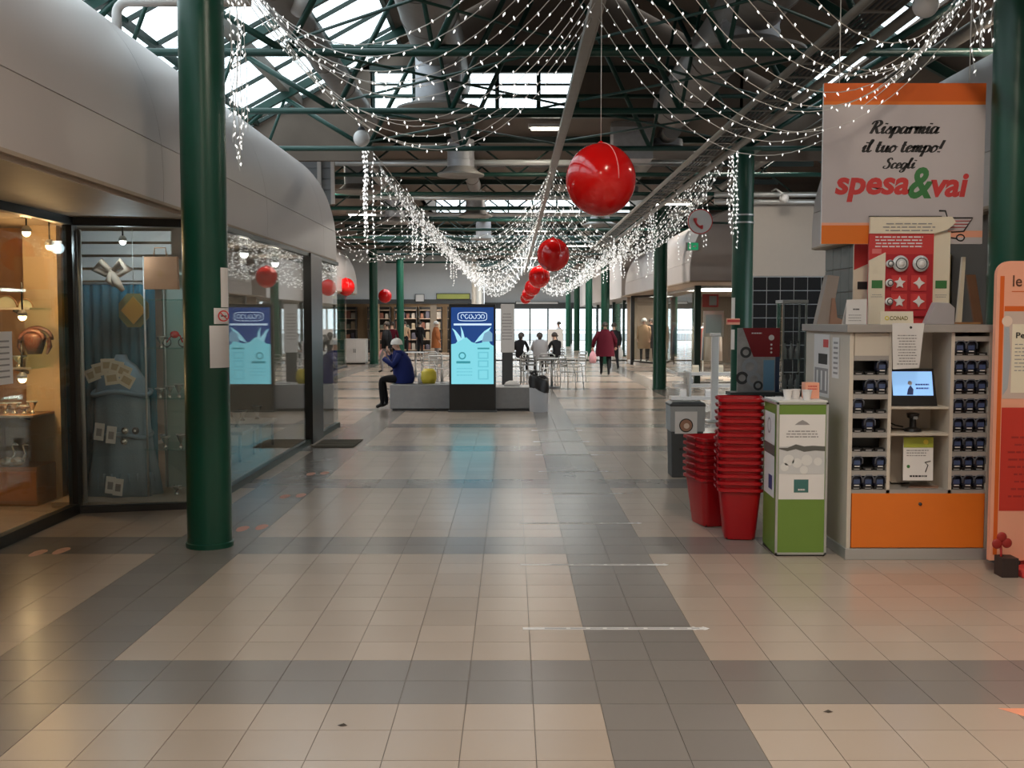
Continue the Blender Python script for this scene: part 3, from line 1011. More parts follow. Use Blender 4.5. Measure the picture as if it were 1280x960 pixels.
WARM = (1, .62, .28)
for k, (px, py, Y, lab) in enumerate(((33, 291, 9.3, 'upper'), (62, 308, 9.6, 'second'), (28, 396, 9.4, 'middle'), (28, 474, 9.5, 'lowest'))):
    c = at(px, py, Y)
    spot_lamp(c.x, c.y, c.z, '%s warm glowing spot lamp in the orange-lit left window' % lab, (14, 10, 7, 7)[k], WARM, 'warm', .035, 'warm spot lamps')
for k, (px, py, Y) in enumerate(((305, 309, 12.2), (344, 320, 14.0))):
    c = at(px, py, Y)
    c.x = -3.25 - .1 * k
    Yc = abs(c.x) / (abs(px - 640) / F_PX)
    c2 = at(px, py, Yc)
    spot_lamp(c2.x, c2.y, min(c2.z, 2.5), ('nearer' if k == 0 else 'farther') + ' white spot lamp glowing behind the long glass front', 7, (1, .9, .75), 'coolw', .05, 'white spot lamps in the left shop')
# shelves in the orange-lit window
for k, (z, lab) in enumerate(((1.82, 'upper'), (1.28, 'middle'), (.84, 'lower'))):
    t = thing('shelf', '%s shelf with bright front edge in the orange-lit window' % lab, 'shelf', (-4.95, 9.9, z), group='shelves of the orange-lit window')
    bx('board', M['wood'] if k == 2 else M['shelfglass'], t, -6.2, -4.36, 9.5, 10.2, z - .02, z)
    bx('edge_strip', M['cream'], t, -6.2, -4.36, 9.49, 9.5, z - .02, z)
    for s in (-5.9, -4.6):
        MB().bar((s, 10.2, z - .12), (s, 9.7, z - .02), .02, .03).build('bracket', M['black'], t)
t = thing('drawer_chest', 'low orange-brown drawer chest under the shelves in the left window', 'chest', (-5.2, 9.85, 0.0))
bx('carcass', M['wood'], t, -6.2, -4.36, 9.55, 10.2, 0.0, .36, bev=.005)
for k in range(2):
    dr = bx('drawer', mat('drawer_wood', (.5, .19, .05), .45, noise=.2), t, -6.1 + k * .9, -5.24 + k * .88, 9.53, 9.55, .05, .32, bev=.004)
    MB().sphere((-5.66 + k * .9, 9.515, .19), .015, nu=10, nv=6).build('knob', M['alu'], dr, True)
# handbag
c = at(43, 425, 9.65)
t = thing('handbag', 'dark brown handbag with curved handles hanging in the orange-lit window', 'handbag', (c.x, c.y, c.z - .14))
bagm = mat('brown_leather', (.10, .035, .02), .45, bump=.3)
MB().loft([[(c.x + sx * w, c.y + sy * .06, c.z + zz) for sx, sy in ((-1, -.6), (-.6, -1), (.6, -1), (1, -.6), (1, .6), (.6, 1), (-.6, 1), (-1, .6))] for w, zz in ((.05, -.13), (.08, -.05), (.10, .03), (.08, .06))]).build('pouch', bagm, t, True)
for q, rr in ((-.05, .11), (.05, .14)):
    MB().tube([(c.x + rr * math.cos(a), c.y + q, c.z + .0 + rr * .8 * math.sin(a)) for a in [math.pi * i / 12 for i in range(13)]], .02, 8).build('handle', bagm, t, True)
for s in (-1, 1):
    MB().tube([(c.x + s * .13, c.y, c.z + .02), (c.x + s * .14, c.y, c.z - .06), (c.x + s * .11, c.y, c.z - .13)], [.02, .024, .01], 8).build('strap_end', bagm, t, True)
# pale lamp shades on the top shelf, crystal dishes on the lower ones
for k, (px, w) in enumerate(((8, .10), (32, .07))):
    c = at(px, 384, 9.75)
    t = thing('fan_plate', ['large', 'small'][k] + ' pale half-round plate on the upper shelf', 'plate', (c.x, c.y, 1.82), group='plates on the upper shelf')
    MB().prism([(w * math.cos(a), w * math.sin(a) * 1.1) for a in [math.pi * i / 14 for i in range(15)]], (c.x, c.y, 1.822), (1, 0, 0), (0, 0, 1), (0, .015, 0)).build('plate', M['cpaper'], t)
    MB().tube([(c.x + w * math.cos(a), c.y - .004, 1.822 + w * 1.1 * math.sin(a)) for a in [math.pi * i / 14 for i in range(15)]], .006, 6).build('rim', M['wood'], t, True)


def dish(c, r, h, label, grp, m):
    t = thing('crystal_dish', label, 'dish', tuple(c), group=grp)
    MB().lathe([(0, 0), (r * .45, 0), (r * .4, .012), (r * .15, .03), (r * .5, h * .55), (r, h), (r * .94, h), (r * .45, h * .6), (0, h * .5)], c, 18).build('bowl', m, t, 'auto')
    MB().lathe([(r, h - .004), (r * 1.04, h), (r, h + .004)], c, 18).build('rim', M['alu'], t, True)
    return t


rnd = random.Random(3)
silver = mat('silverware', (.7, .68, .64), .2, .8)
for k, (px, z) in enumerate(((6, .84), (18, .84), (30, .84), (40, .84), (8, 1.28), (25, 1.28))):
    c = at(px, 500, 9.7); c.z = z
    dish(c, .05 + .02 * rnd.random(), .07 + .05 * rnd.random(), 'silver footed dish on the %s shelf of the orange-lit window, %s' % ('lower' if k < 4 else 'middle', ['leftmost', 'second from left', 'third from left', 'rightmost', 'left', 'right'][k]), 'dishes in the orange-lit window', silver)
for k, px in enumerate((8, 22)):
    c = at(px, 600, 9.6); c.z = .36
    t = thing('silver_bird', ['left', 'right'][k] + ' silver swan figurine on the drawer chest', 'figurine', tuple(c), group='swan figurines')
    MB().sphere((c.x, c.y, c.z + .045), .07, .04, .045, 14, 8).build('body', silver, t, True)
    MB().tube([(c.x + .05, c.y, c.z + .06), (c.x + .085, c.y, c.z + .12), (c.x + .06, c.y, c.z + .19), (c.x + .085, c.y, c.z + .21), (c.x + .12, c.y, c.z + .195)], [.018, .013, .011, .016, .004], 8).build('neck', silver, t, True)
# paper notice on the pane
t = thing('notice_sheet', 'white printed notice stuck on the left shop pane at the picture edge', 'notice', (-3.83, 7.95, 1.2))
MB().box(-3.842, -3.838, 7.6, 8.05, 1.22, 1.62).build('sheet', M['paper'], t)
b = MB()
for k in range(7):
    b.box(-3.8375, -3.8370, 7.65, 8.0, 1.27 + .045 * k, 1.283 + .045 * k)
b.build('printed_lines', M['gink'], t)

# ------------------------------------------------------------------ teal gift display behind the facing pane
YD = 10.0
t = thing('backdrop_cloth', 'teal cloth backdrop hung in the gift display window', 'backdrop', (-3.85, 10.2, .05))
b = MB(); n = 40
for zz in (.05, 1.0, 2.05):
    b.v += [(-4.2 + .74 * k / n, 10.17 + .02 * math.sin(k * 1.3), zz) for k in range(n + 1)]
for j in range(2):
    b.f += [(j * (n + 1) + k, j * (n + 1) + k + 1, (j + 1) * (n + 1) + k + 1, (j + 1) * (n + 1) + k) for k in range(n)]
b.m = [0] * len(b.f)
b.build('cloth', M['bluecloth'], t, True)
MB().cyl((-4.2, 10.17, 2.06), (-3.46, 10.17, 2.06), .012, n=8).build('rail', M['alu'], t, True)
# white slatted shutter above the cloth
t = thing('shutter', 'white louvred panel above the teal backdrop', 'shutter', (-3.85, 10.22, 2.07))
for k in range(4):
    MB().box(-4.2, -3.3, 10.2, 10.23, 2.09 + .125 * k, 2.19 + .125 * k).build('slat', M['white'], t)
# draped stand
cx, cy = -3.70, 9.92
t = thing('draped_stand', 'display stand draped in a fringed blue-grey scarf', 'display stand', (cx, cy, .05))
prof = [(.33, .05), (.31, .25), (.27, .5), (.25, .72), (.25, .95), (.22, 1.15), (.14, 1.28), (.07, 1.33), (.05, 1.38)]
rings = []
for r, z in prof:
    fold = .09 * (1.4 - z)
    rings.append([(cx + r * (1 + fold * math.sin(7 * a + z * 2)) * math.cos(a), cy + r * .6 * (1 + fold * math.sin(7 * a + z * 2)) * math.sin(a), z) for a in [2 * math.pi * k / 56 for k in range(56)]])
MB().loft(rings).build('drape', M['drape'], t, True)
for z in (.62, 1.02):
    b = MB()
    b.tube([(cx + .27 * math.cos(a), cy + .175 * math.sin(a), z + .02 * math.sin(3 * a)) for a in [2 * math.pi * k / 28 for k in range(29)]], .022, 8)
    b.build('fold_band', M['drape'], t, True)
for k in range(12):
    a = math.pi + math.pi * (k + .5) / 12
    b = MB(); b.tube([(cx + .30 * math.cos(a), cy + .20 * math.sin(a), .27), (cx + .31 * math.cos(a), cy + .21 * math.sin(a), .12 + .03 * (k % 3))], [.012, .006], 6)
    b.build('fringe', M['drape'], t, True)
# fans of cream cards
for k, (dx, dz, ang) in enumerate(((-.19, 1.20, 22), (-.12, 1.25, 14), (-.04, 1.29, 2), (.04, 1.27, -12), (.11, 1.23, -24), (.0, 1.17, 8), (.14, 1.15, -30))):
    t = thing('gift_card', 'cream gift card in the fan at the top of the draped stand, %s' % ['far left', 'second from left', 'topmost', 'right of topmost', 'second from right', 'front centre', 'far right'][k], 'card', (cx + dx, 9.72, dz), group='fan of cream cards')
    ca, sa = math.cos(R(ang)), math.sin(R(ang))
    u = Vector((ca, 0, sa)); v = Vector((-sa, 0, ca))
    o0 = Vector((cx + dx, 9.70 - .006 * k, dz)) - u * .065 - v * .06
    MB().prism([(0, 0), (.13, 0), (.13, .12), (0, .12)], o0, u, v, (0, .003, 0)).build('sheet', M['cpaper'], t)
    rect_on(o0, u, v, .02, .11, .03, .09, mat('sepia_print', (.55, .42, .25), .6), t, 'picture')
for k, (dx, z) in enumerate(((-.13, .60), (-.02, .57), (-.04, .10), (.03, .08))):
    t = thing('price_card', ['upper left', 'upper right', 'lower left', 'lower right'][k] + ' small white card leaning on the draped scarf', 'card', (cx + dx, 9.68, z), group='small cards on the scarf')
    o0 = Vector((cx + dx - .05, 9.665 + .003 * k, z))
    u = Vector((1, 0, -.12)).normalized(); v = Vector((.12, 0, 1)).normalized()
    MB().prism([(0, 0), (.09, 0), (.09, .16), (0, .16)], o0, u, v, (0, .004, 0)).build('sheet', M['paper'], t)
    rect_on(o0, u, v, .02, .07, .04, .11, M['gink'], t, 'picture')
for k, (dx, z) in enumerate(((.10, .68), (.20, .68), (.09, .58))):
    c = Vector((cx + dx, 9.70, z))
    t = thing('rosette', ['silver rosette at the scarf knot', 'dark rosette right of the scarf knot', 'small brooch below the scarf knot'][k], 'brooch', tuple(c), group='brooches on the scarf')
    MB().sphere(c, .035, .02, .035, 12, 8).build('disc', (silver, M['darkgrey'], silver)[k], t, True)
    MB().sphere(c + Vector((0, -.02, 0)), .012, nu=8, nv=6).build('centre', M['paper'], t, True)
# hanging bags and lozenge
c = at(202, 340, 9.75)
t = thing('paper_bag', 'tan square gift bag hanging at the top of the gift display', 'bag', (c.x, c.y, c.z - .15))
tanp = mat('tan_card', (.46, .22, .11), .6)
MB().loft([[(c.x + sx * w, c.y + sy * .03, c.z + zz) for sx, sy in ((-1, -1), (1, -1), (1, 1), (-1, 1))] for w, zz in ((.155, -.16), (.15, .14))]).build('sack', tanp, t)
MB().tube([(c.x - .06, c.y - .03, c.z + .14), (c.x - .05, c.y - .03, c.z + .22), (c.x + .05, c.y - .03, c.z + .22), (c.x + .06, c.y - .03, c.z + .14)], .006, 6).build('handle', tanp, t, True)
disc_on((c.x, c.y - .031, c.z), UX, UZ, 0, -.02, .03, M['wood'], t, 'emblem')
c = at(140, 340, 9.75)
t = thing('ribbon_bow', 'glossy beige ribbon bow hanging in the gift display', 'bow', tuple(c))
bowm = mat('satin_beige', (.62, .48, .38), .3)
for s in (-1, 1):
    MB().tube([(c.x, c.y, c.z), (c.x + s * .09, c.y - .02, c.z + .09), (c.x + s * .15, c.y, c.z + .03), (c.x + s * .06, c.y + .02, c.z - .02), (c.x, c.y, c.z)], [.02, .04, .045, .03, .02], 8).build('loop', bowm, t, True)
MB().tube([(c.x, c.y, c.z), (c.x + .04, c.y, c.z - .1), (c.x + .1, c.y, c.z - .17)], [.03, .045, .02], 8).build('tail', bowm, t, True)
MB().tube([(c.x, c.y, c.z), (c.x - .03, c.y, c.z - .08), (c.x + .02, c.y, c.z - .13)], [.03, .04, .015], 8).build('tail', bowm, t, True)
MB().sphere(c, .03, nu=10, nv=8).build('knot', bowm, t, True)
c = at(167, 388, 9.8)
t = thing('lozenge_sign', 'ochre and green lozenge ornament hanging in front of the teal backdrop', 'ornament', tuple(c))
MB().prism([(.15 * math.cos(R(22.5 + 45 * k)), .17 * math.sin(R(22.5 + 45 * k))) for k in range(8)], c, (1, 0, 0), (0, 0, 1), (0, .015, 0)).build('plate', mat('olive', (.16, .15, .05), .5), t)
MB().prism([(.115, 0), (0, .13), (-.115, 0), (0, -.13)], c + Vector((0, -.01, 0)), (1, 0, 0), (0, 0, 1), (0, .01, 0)).build('diamond', mat('ochre', (.42, .20, .02), .5), t)
MB().cyl(c + Vector((0, .007, .16)), Vector((c.x, c.y + .007, 2.55)), .003, n=5).build('thread', M['wire'], t, True)
# glass shelves at the right with small goods
t = thing('glass_shelf_unit', 'green-tinted glass shelf unit at the right of the gift display', 'shelf unit', (-3.15, 10.1, .05))
for z in (.5, .98, 1.45, 1.9):
    bx('shelf', M['shelfglass'], t, -3.44, -2.90, 9.75, 10.35, z - .012, z)
for xx, yy in ((-3.42, 9.78), (-2.93, 9.78), (-3.42, 10.33), (-2.93, 10.33)):
    MB().cyl((xx, yy, .05), (xx, yy, 2.3), .01, n=8).build('upright', M['alu'], t, True)
bx('back_panel', mat('pale_green_panel', (.35, .45, .42), .5), t, -3.45, -2.9, 10.36, 10.38, .05, 2.3)
c = Vector((-3.2, 9.95, 1.45))
t = thing('toy_bicycle', 'red toy bicycle on the glass shelf', 'toy bicycle', tuple(c))
for q, s in enumerate((-1, 1)):
    MB().tube([(c.x + s * .075 + .04 * math.cos(a), c.y, c.z + .045 + .04 * math.sin(a)) for a in [2 * math.pi * k / 16 for k in range(17)]], .005, 6).build('wheel', M['black'], t, True)
MB().tube([(c.x - .075, c.y, c.z + .045), (c.x - .03, c.y, c.z + .11), (c.x + .05, c.y, c.z + .11), (c.x + .075, c.y, c.z + .045)], .007, 6).build('frame', M['red'], t, True)
MB().sphere((c.x, c.y, c.z + .12), .045, .03, .035, 12, 8).build('basket', M['red'], t, True)
for k, (x, z) in enumerate(((-3.34, .98), (-3.25, .98), (-3.16, .98), (-3.07, .98), (-3.30, .5), (-3.15, .5), (-3.0, .5), (-3.32, 1.45), (-3.05, .05), (-3.2, .05))):
    dish(Vector((x, 9.92, z)), .045, .08 + .02 * (k % 3), 'small crystal dish %s' % ['on the upper middle glass shelf, far left', 'on the upper middle glass shelf, second from left', 'on the upper middle glass shelf, third from left', 'on the upper middle glass shelf, far right',
         'on the lowest glass shelf, left', 'on the lowest glass shelf, middle', 'on the lowest glass shelf, right', 'left of the toy bicycle', 'on the display floor, right', 'on the display floor, left'][k], 'crystal dishes in the gift display', silver)

# cool display lamp added to brighten the teal gift display
spot_lamp(-3.55, 9.62, 2.42, 'added cool white spot lamp at the top of the teal gift display', 9, (.75, .92, 1), 'coolw', .03)
# goods behind the long glass front
for k, yy in enumerate((11.2, 12.6, 13.6)):
    t = thing('display_table', 'low white display table behind the long glass front, %s' % ['nearest the column', 'in the middle', 'nearest the black post'][k], 'table', (-3.5, yy, .04), group='display tables in the left shop')
    bx('tabletop', M['white'], t, -3.85, -3.15, yy - .4, yy + .4, .36, .40, bev=.005)
    for sx in (-3.8, -3.2):
        for sy in (-.34, .34):
            MB().cyl((sx, yy + sy, .04), (sx, yy + sy, .36), .018, n=8).build('leg', M['alu'], t, True)
    for q in range(3):
        dish(Vector((-3.65 + .14 * q, yy - .2 + .2 * q, .40)), .07, .1 + .04 * q, 'silver dish on the low white table %s, %s' % (['nearest the column', 'in the middle', 'nearest the black post'][k], ['left', 'middle', 'right'][q]), 'dishes on the low tables', silver)
t = thing('wall_shelf', 'tall white shelf unit along the back of the left shop', 'shelf unit', (-5.9, 13.5, .04))
for z in (.04, .5, 1.0, 1.5, 2.0):
    bx('shelf', M['white'], t, -6.28, -5.7, 10.8, 16.3, z, z + .03)
for yy in (10.8, 12.6, 14.4, 16.27):
    bx('upright', M['white'], t, -6.28, -5.7, yy, yy + .03, .04, 2.2)
# doormat
t = thing('doormat', 'dark patterned doormat at the left shop door', 'doormat', (-2.4, 14.4, 0))
bx('mat_base', mat('brown_mat', (.07, .06, .045), .95, noise=.5, nscale=25), t, -2.68, -2.12, 13.95, 14.85, .0006, .012)
for k in range(6):
    bx('rib', mat('mat_rib', (.16, .14, .11), .95), t, -2.66, -2.14, 14.02 + .14 * k, 14.07 + .14 * k, .012, .018)

# white pipe rail on the fascia
t = thing('pipe_rail', 'white bent pipe rising from the left fascia to the column', 'pipe', (-3.3, 9.0, 4.1))
MB().tube([(-3.33, 9.0, 3.9), (-3.33, 9.0, 4.28)] + [(-3.33 + .1 - .1 * math.cos(a), 9.0, 4.28 + .1 * math.sin(a)) for a in [math.pi / 2 * k / 5 for k in range(1, 6)]] + [(-2.2, 9.0, 4.38)], .04, 12).build('pipe_run', M['white'], t, True)
MB().lathe([(.04, 0), (.07, 0), (.07, .03), (.04, .03)], (-3.33, 9.0, 4.03), 16).build('flange', M['white'], t, 'auto')

# grey siding left beyond the shop, high up
t = sroot('wall_siding', (-5.5, 19.5, 3.5), 'grey boarded panels high over the left side hall')
for k in range(5):
    bx('board', M['siding'], t, -9, -3.35, 19.6, 19.63, 3.92 + .2 * k, 4.1 + .2 * k)
for xx in (-3.6, -3.35):
    bx('cover_strip', M['white'], t, xx, xx + .07, 19.56, 19.6, 3.85, 4.95)
bx('backing_board', M['siding'], t, -9, -3.35, 19.63, 19.66, 3.85, 4.95)

# ------------------------------------------------------------------ right near shop: grey tiled wall below the fascia
rw = sroot('wall_right_pier', (4.1, 11, 0), 'grey-green tiled pier under the right fascia')
bx('wall_core', M['grout'], rw, 4.12, 4.4, 8.6, 13.8, 0, 2.64)
for j in range(8):
    for k in range(9):
        y0, z0 = 11.2 + .325 * j, .02 + .29 * k
        bx('tile', M['greytile'], rw, 4.105, 4.12, y0 + .004, y0 + .321, z0 + .004, z0 + .286)
bx('ceiling_board', M['soffit'], rw, 3.97, 9, -5.9, 13.85, 2.62, 2.66)
bx('side_wall', M['shopwall'], rw, 4.4, 4.5, -5.9, 8.6, 0, 2.62)

# cross wall with black tiles
cw = sroot('wall_cross', (6.5, 22, 0), 'white upper wall with black tiles below, behind the promo boards')
bx('upper_wall', mat('warm_white_wall', (.38, .33, .29), .7), cw, 4.75, 12, 22.0, 22.2, 2.62, 4.1)
bx('wall_core', M['plastic'], cw, 4.75, 12, 22.02, 22.2, 0, 2.62)
for j in range(9):
    for k in range(9):
        x0, z0 = 4.76 + .285 * j, .04 + .285 * k
        bx('tile', M['blacktile'], cw, x0 + .009, x0 + .276, 22.0, 22.02, z0 + .009, z0 + .276)
c = at(980, 248, 21.6)
t = thing('wall_lamp', 'small white globe lamp on the wall above the black tiles', 'lamp', tuple(c))
MB().sphere(c, .10, nu=14, nv=10).build('globe', M['white'], t, True)
MB().tube([c + Vector((-.02, 0, .09)), c + Vector((-.14, .1, .2)), c + Vector((-.14, .45, .2))], .02, 8).build('arm', M['white'], t, True)

# ------------------------------------------------------------------ right walkway clothes shop
rs = sroot('wall_right_clothes_shop', (6.5, 33, 0), 'inside of the clothes shop on the right walkway')
bx('ceiling_board', M['soffit'], rs, 4.34, 9, 25.45, 42, 2.62, 2.66)
bx('back_wall', mat('dim_shop_wall', (.26, .20, .15), .7), rs, 8.9, 9.0, 25.5, 42, 0, 2.62)
bx('end_wall', mat('dim_shop_wall', (.26, .20, .15), .7), rs, 4.6, 9.0, 41.9, 42, 0, 2.62)
bx('floor_board', M['white'], rs, 4.62, 5.3, 39.3, 41.9, 0, .12)
bx('pier', M['dgreen'], rs, 4.86, 5.02, 27.9, 28.06, 0, 2.62)
bx('pier', M['black'], rs, 4.52, 4.66, 39.9, 40.05, 0, 2.62)
window('window_7', (5.0, 28.0), (8.6, 28.0), 0, 2.62, [.75, 1.8], 'bright glass front of the clothes shop facing the hall', fr='alu')
window('window_8', (5.0, 28.06), (5.3, 38.0), 0, 2.62, [2.5, 5.0, 7.5], 'side glass of the clothes shop along the walkway', fr='alu')
window('window_9', (5.3, 38.0), (4.58, 39.95), .1, 2.62, [], 'angled display pane with the dressed mannequin')
l = area_light('shop_ceiling_light', (6.6, 31, 2.58), (0, 0, 0), 2.4, 3, 190, (1, .95, .9))
l2 = area_light('shop_ceiling_light', (5.6, 39.9, 2.58), (0, 0, 0), .8, 1.4, 40, (1, .85, .7))
for k, (x, y, sx, sy) in enumerate(((6.6, 31, 1.2, 1.5), (5.6, 39.9, .4, .7))):
    t = thing('ceiling_panel_lamp', ['large lit ceiling panel in the clothes shop', 'small lit ceiling panel over the mannequin'][k], 'lamp', (x, y, 2.6))
    bx('frame', M['alu'], t, x - sx - .03, x + sx + .03, y - sy - .03, y + sy + .03, 2.595, 2.618)
    bx('diffuser', M['coolw'], t, x - sx, x + sx, y - sy, y + sy, 2.59, 2.6)
    (l, l2)[k].parent = t; (l, l2)[k].location = (0, 0, -.02)
cols = [(.5, .42, .36), (.16, .10, .08), (.55, .1, .08), (.7, .68, .66), (.12, .14, .2), (.3, .22, .15)]
for k in range(3):
    y0 = 29.5 + 3.0 * k
    t = thing('clothes_rack', 'clothes rack in the right walkway shop, %s' % ['nearest', 'middle', 'farthest'][k], 'clothes rack', (6.0, y0, 0), group='clothes racks')
    MB().tube([(5.7, y0, 0), (5.7, y0, 1.6), (5.7, y0 + 1.8, 1.6), (5.7, y0 + 1.8, 0)], .02, 8).build('rail', M['alu'], t, True)
    bx('foot', M['alu'], t, 5.45, 5.95, y0 - .02, y0 + .02, 0, .03)
    bx('foot', M['alu'], t, 5.45, 5.95, y0 + 1.78, y0 + 1.82, 0, .03)
    for q in range(9):
        yy = y0 + .15 + .185 * q
        g = thing('hanging_garment', 'garment hanging on the clothes rack in the right walkway shop', 'garment', (5.7, yy, .5), group='garments on the racks')
        m = mat('garment_%d' % ((q + k) % 6), cols[(q * 5 + k) % 6], .9)
        MB().loft([[(5.7 + s * w, yy + e * th, z) for s, e in ((-1, 0), (-.5, -1), (.5, -1), (1, 0), (.5, 1), (-.5, 1))] for w, th, z in ((.26, .05, .55), (.24, .05, 1.0), (.23, .05, 1.3), (.2, .04, 1.45), (.05, .03, 1.53))]).build('cloth', m, g, True)
        MB().tube([(5.7, yy, 1.52), (5.7, yy, 1.6), (5.72, yy, 1.625)], .006, 6).build('hook', M['alu'], g, True)
t = thing('poster', 'bright white poster panel behind the clothes shop glass', 'poster', (5.55, 28.6, 1.0))
bx('board', M['paper'], t, 5.2, 5.75, 28.5, 28.53, 1.25, 1.95)
bx('picture', mat('pale_blue_print', (.5, .62, .7), .5), t, 5.26, 5.69, 28.495, 28.5, 1.35, 1.85)
t = thing('poster', 'red and grey poster at the top of the clothes shop glass', 'poster', (5.4, 28.3, 2.1))
bx('board', M['rink'], t, 5.12, 5.55, 28.25, 28.27, 2.05, 2.4)
bx('picture', M['lgrey'], t, 5.3, 5.5, 28.245, 28.25, 2.1, 2.35)
# white low goods stand in front of the shop
t = thing('goods_stand', 'white slatted goods stand on the floor behind the grey recycling bin', 'goods stand', (3.6, 20.5, 0))
for k in range(3):
    bx('tray', M['white'], t, 3.05 + .1 * k, 4.6, 20.0 + .25 * k, 20.3 + .25 * k, .18 + .22 * k, .24 + .22 * k)
for xx in (3.4, 4.5):
    bx('leg', M['alu'], t, xx, xx + .04, 20.05, 20.75, 0, .7)
for k in range(8):
    g = thing('goods_packet', '%s packet on the slatted goods stand, %s from the left' % (['white', 'grey', 'cream'][k % 3], ['first', 'second', 'third', 'fourth', 'fifth', 'sixth', 'seventh', 'last'][k]), 'packet', (3.3 + .16 * k, 20.15 + .25 * (k % 3), .24 + .22 * (k % 3)), group='packets on the goods stand')
    x, y, z = 3.3 + .16 * k, 20.15 + .25 * (k % 3), .24 + .22 * (k % 3)
    MB().loft([[(x + a * .06, y + c * .05, z + h) for a, c in ((-1, -1), (1, -1), (1, 1), (-1, 1))] for h in (0, .1)] + [[(x + a * .06, y + c * .008, z + .14) for a, c in ((-1, -1), (1, -1), (1, 1), (-1, 1))]]).build('packet_body', (M['paper'], M['lgrey'], M['cpaper'])[k % 3], g)

# ------------------------------------------------------------------ left hall beyond, far walls, exit
wl = sroot('wall_left_hall', (-6.3, 31, 0), 'dark shop fronts in the far left hall')
bx('ceiling_board', M['soffit'], wl, -11, -5.65, 24.05, 38, 2.6, 2.66)
bx('back_wall', M['oat'], wl, -9.1, -9.0, 24, 38, 0, 2.6)
window('window_10', (-6.0, 24.2), (-6.0, 38.0), 0, 2.6, [3.4, 6.8, 10.2], 'glass shop front in the far left hall')
bx('end_wall', M['shopwall'], wl, -9.0, -6.0, 23.9, 24.0, 0, 2.6)
cross = sroot('wall_far_left', (-5, 52, 0), 'grey upper wall over dim shops at the far left')
bx('upper_wall', mat('far_grey_wall', (.62, .65, .68), .7), cross, -10, -2.0, 52, 52.3, 2.62, 5.15)
bx('header', M['darkgrey'], cross, -10, -2.0, 51.9, 52.0, 2.5, 2.72)
bx('pier', M['soffit'], cross, -4.05, -3.75, 52, 52.3, 0, 2.62)
bx('pier', M['dgreen'], cross, -2.2, -2.0, 52, 52.3, 0, 2.62)
bx('back_wall', M['oat'], cross, -10, -2, 55.8, 56, 0, 2.62)
bx('return_wall', M['shopwall'], cross, -2.1, -2.0, 52.3, 75, 0, 5.15)
bx('pier', M['oat'], cross, -7.0, -6.6, 52, 52.3, 0, 2.62)
l = area_light('shop_ceiling_light', (-4.5, 54, 2.55), (0, 0, 0), 4, 2, 50, (1, .8, .6))
t = thing('ceiling_panel_lamp', 'warm ceiling panel in the dim shop at the far left', 'lamp', (-4.5, 54, 2.6))
bx('diffuser', M['coolw'], t, -6, -3, 53.8, 54.2, 2.58, 2.6)
bx('frame', M['alu'], t, -6.05, -2.95, 53.75, 54.25, 2.6, 2.62)
l.parent = t; l.location = (0, 0, -.04)
# yellow-green sign strip over the far shop
t = thing('shop_sign', 'yellow-green strip sign over the far dim shop', 'sign', (-3.0, 51.8, 2.72))
bx('panel', mat('yellow_green_sign', (.45, .48, .12), .5), t, -3.7, -2.1, 51.8, 51.88, 2.74, 2.98, bev=.01)
bx('frame', M['darkgrey'], t, -3.74, -2.06, 51.86, 51.92, 2.70, 3.02)
t = thing('shop_sign', 'small white square sign on the far dim shop', 'sign', (-4.6, 51.8, 2.5))
bx('panel', M['paper'], t, -4.75, -4.35, 51.8, 51.86, 2.62, 2.95, bev=.01)
bx('frame', M['darkgrey'], t, -4.78, -4.32, 51.85, 51.89, 2.59, 2.98)

fe = sroot('wall_far', (.7, 76, 0), 'far end with glazed exit doors and a grey-white panel above')
bx('upper_wall', mat('far_white_panel', (.70, .72, .75), .6), fe, -2.0, 12, 76, 76.2, 2.95, 5.15)
bx('header', M['darkgrey'], fe, -2.0, 12, 75.7, 76.0, 2.5, 2.95)
for xx in (-2.0, -.35, 1.3, 2.6, 4.3, 6.5, 9):
    bx('mullion', M['dgreen'], fe, xx - .06, xx + .06, 75.9, 76.1, 0, 2.5)
for xa, xb in ((-2, -.35), (-.35, 1.3), (1.3, 2.6), (2.6, 4.3), (4.3, 6.5), (6.5, 9)):
    bx('pane', M['skyglass'], fe, xa + .07, xb - .07, 75.99, 76.0, .05, 2.48)
    bx('rail', M['dgreen'], fe, xa + .06, xb - .06, 75.95, 76.05, .95, 1.0)
bx('side_wall', M['shopwall'], fe, 9, 12, 75.9, 76.1, 0, 2.5)
t = thing('exit_sign_board', 'long white lettered sign strip over the far exit doors', 'sign', (1.3, 75.6, 2.9))
bx('panel', M['paper'], t, .3, 3.3, 75.6, 75.66, 2.86, 3.0)
bx('backing', M['darkgrey'], t, .25, 3.35, 75.66, 75.7, 2.82, 3.04)
rs3 = sroot('wall_right_far', (5.5, 58, 0), 'far right shop block')
bx('fascia_board', M['fascia'], rs3, 4.5, 9, 43.2, 75, 2.62, 4.4)
bx('shop_body', M['shopwall'], rs3, 6.0, 9, 43.2, 75, 0, 2.62)
for k in range(6):
    y0 = 44 + 5 * k
    bx('shop_pane', M['glass'], rs3, 5.2, 5.22, y0, y0 + 4.6, .1, 2.5)
    bx('shop_post', M['dgreen'], rs3, 5.15, 5.3, y0 - .2, y0, 0, 2.62)
outdoor = struct(MB().box(-30, 30, 90, 140, -.2, -.1).build('ground_outside', mat('asphalt', (.3, .3, .3), .9)))

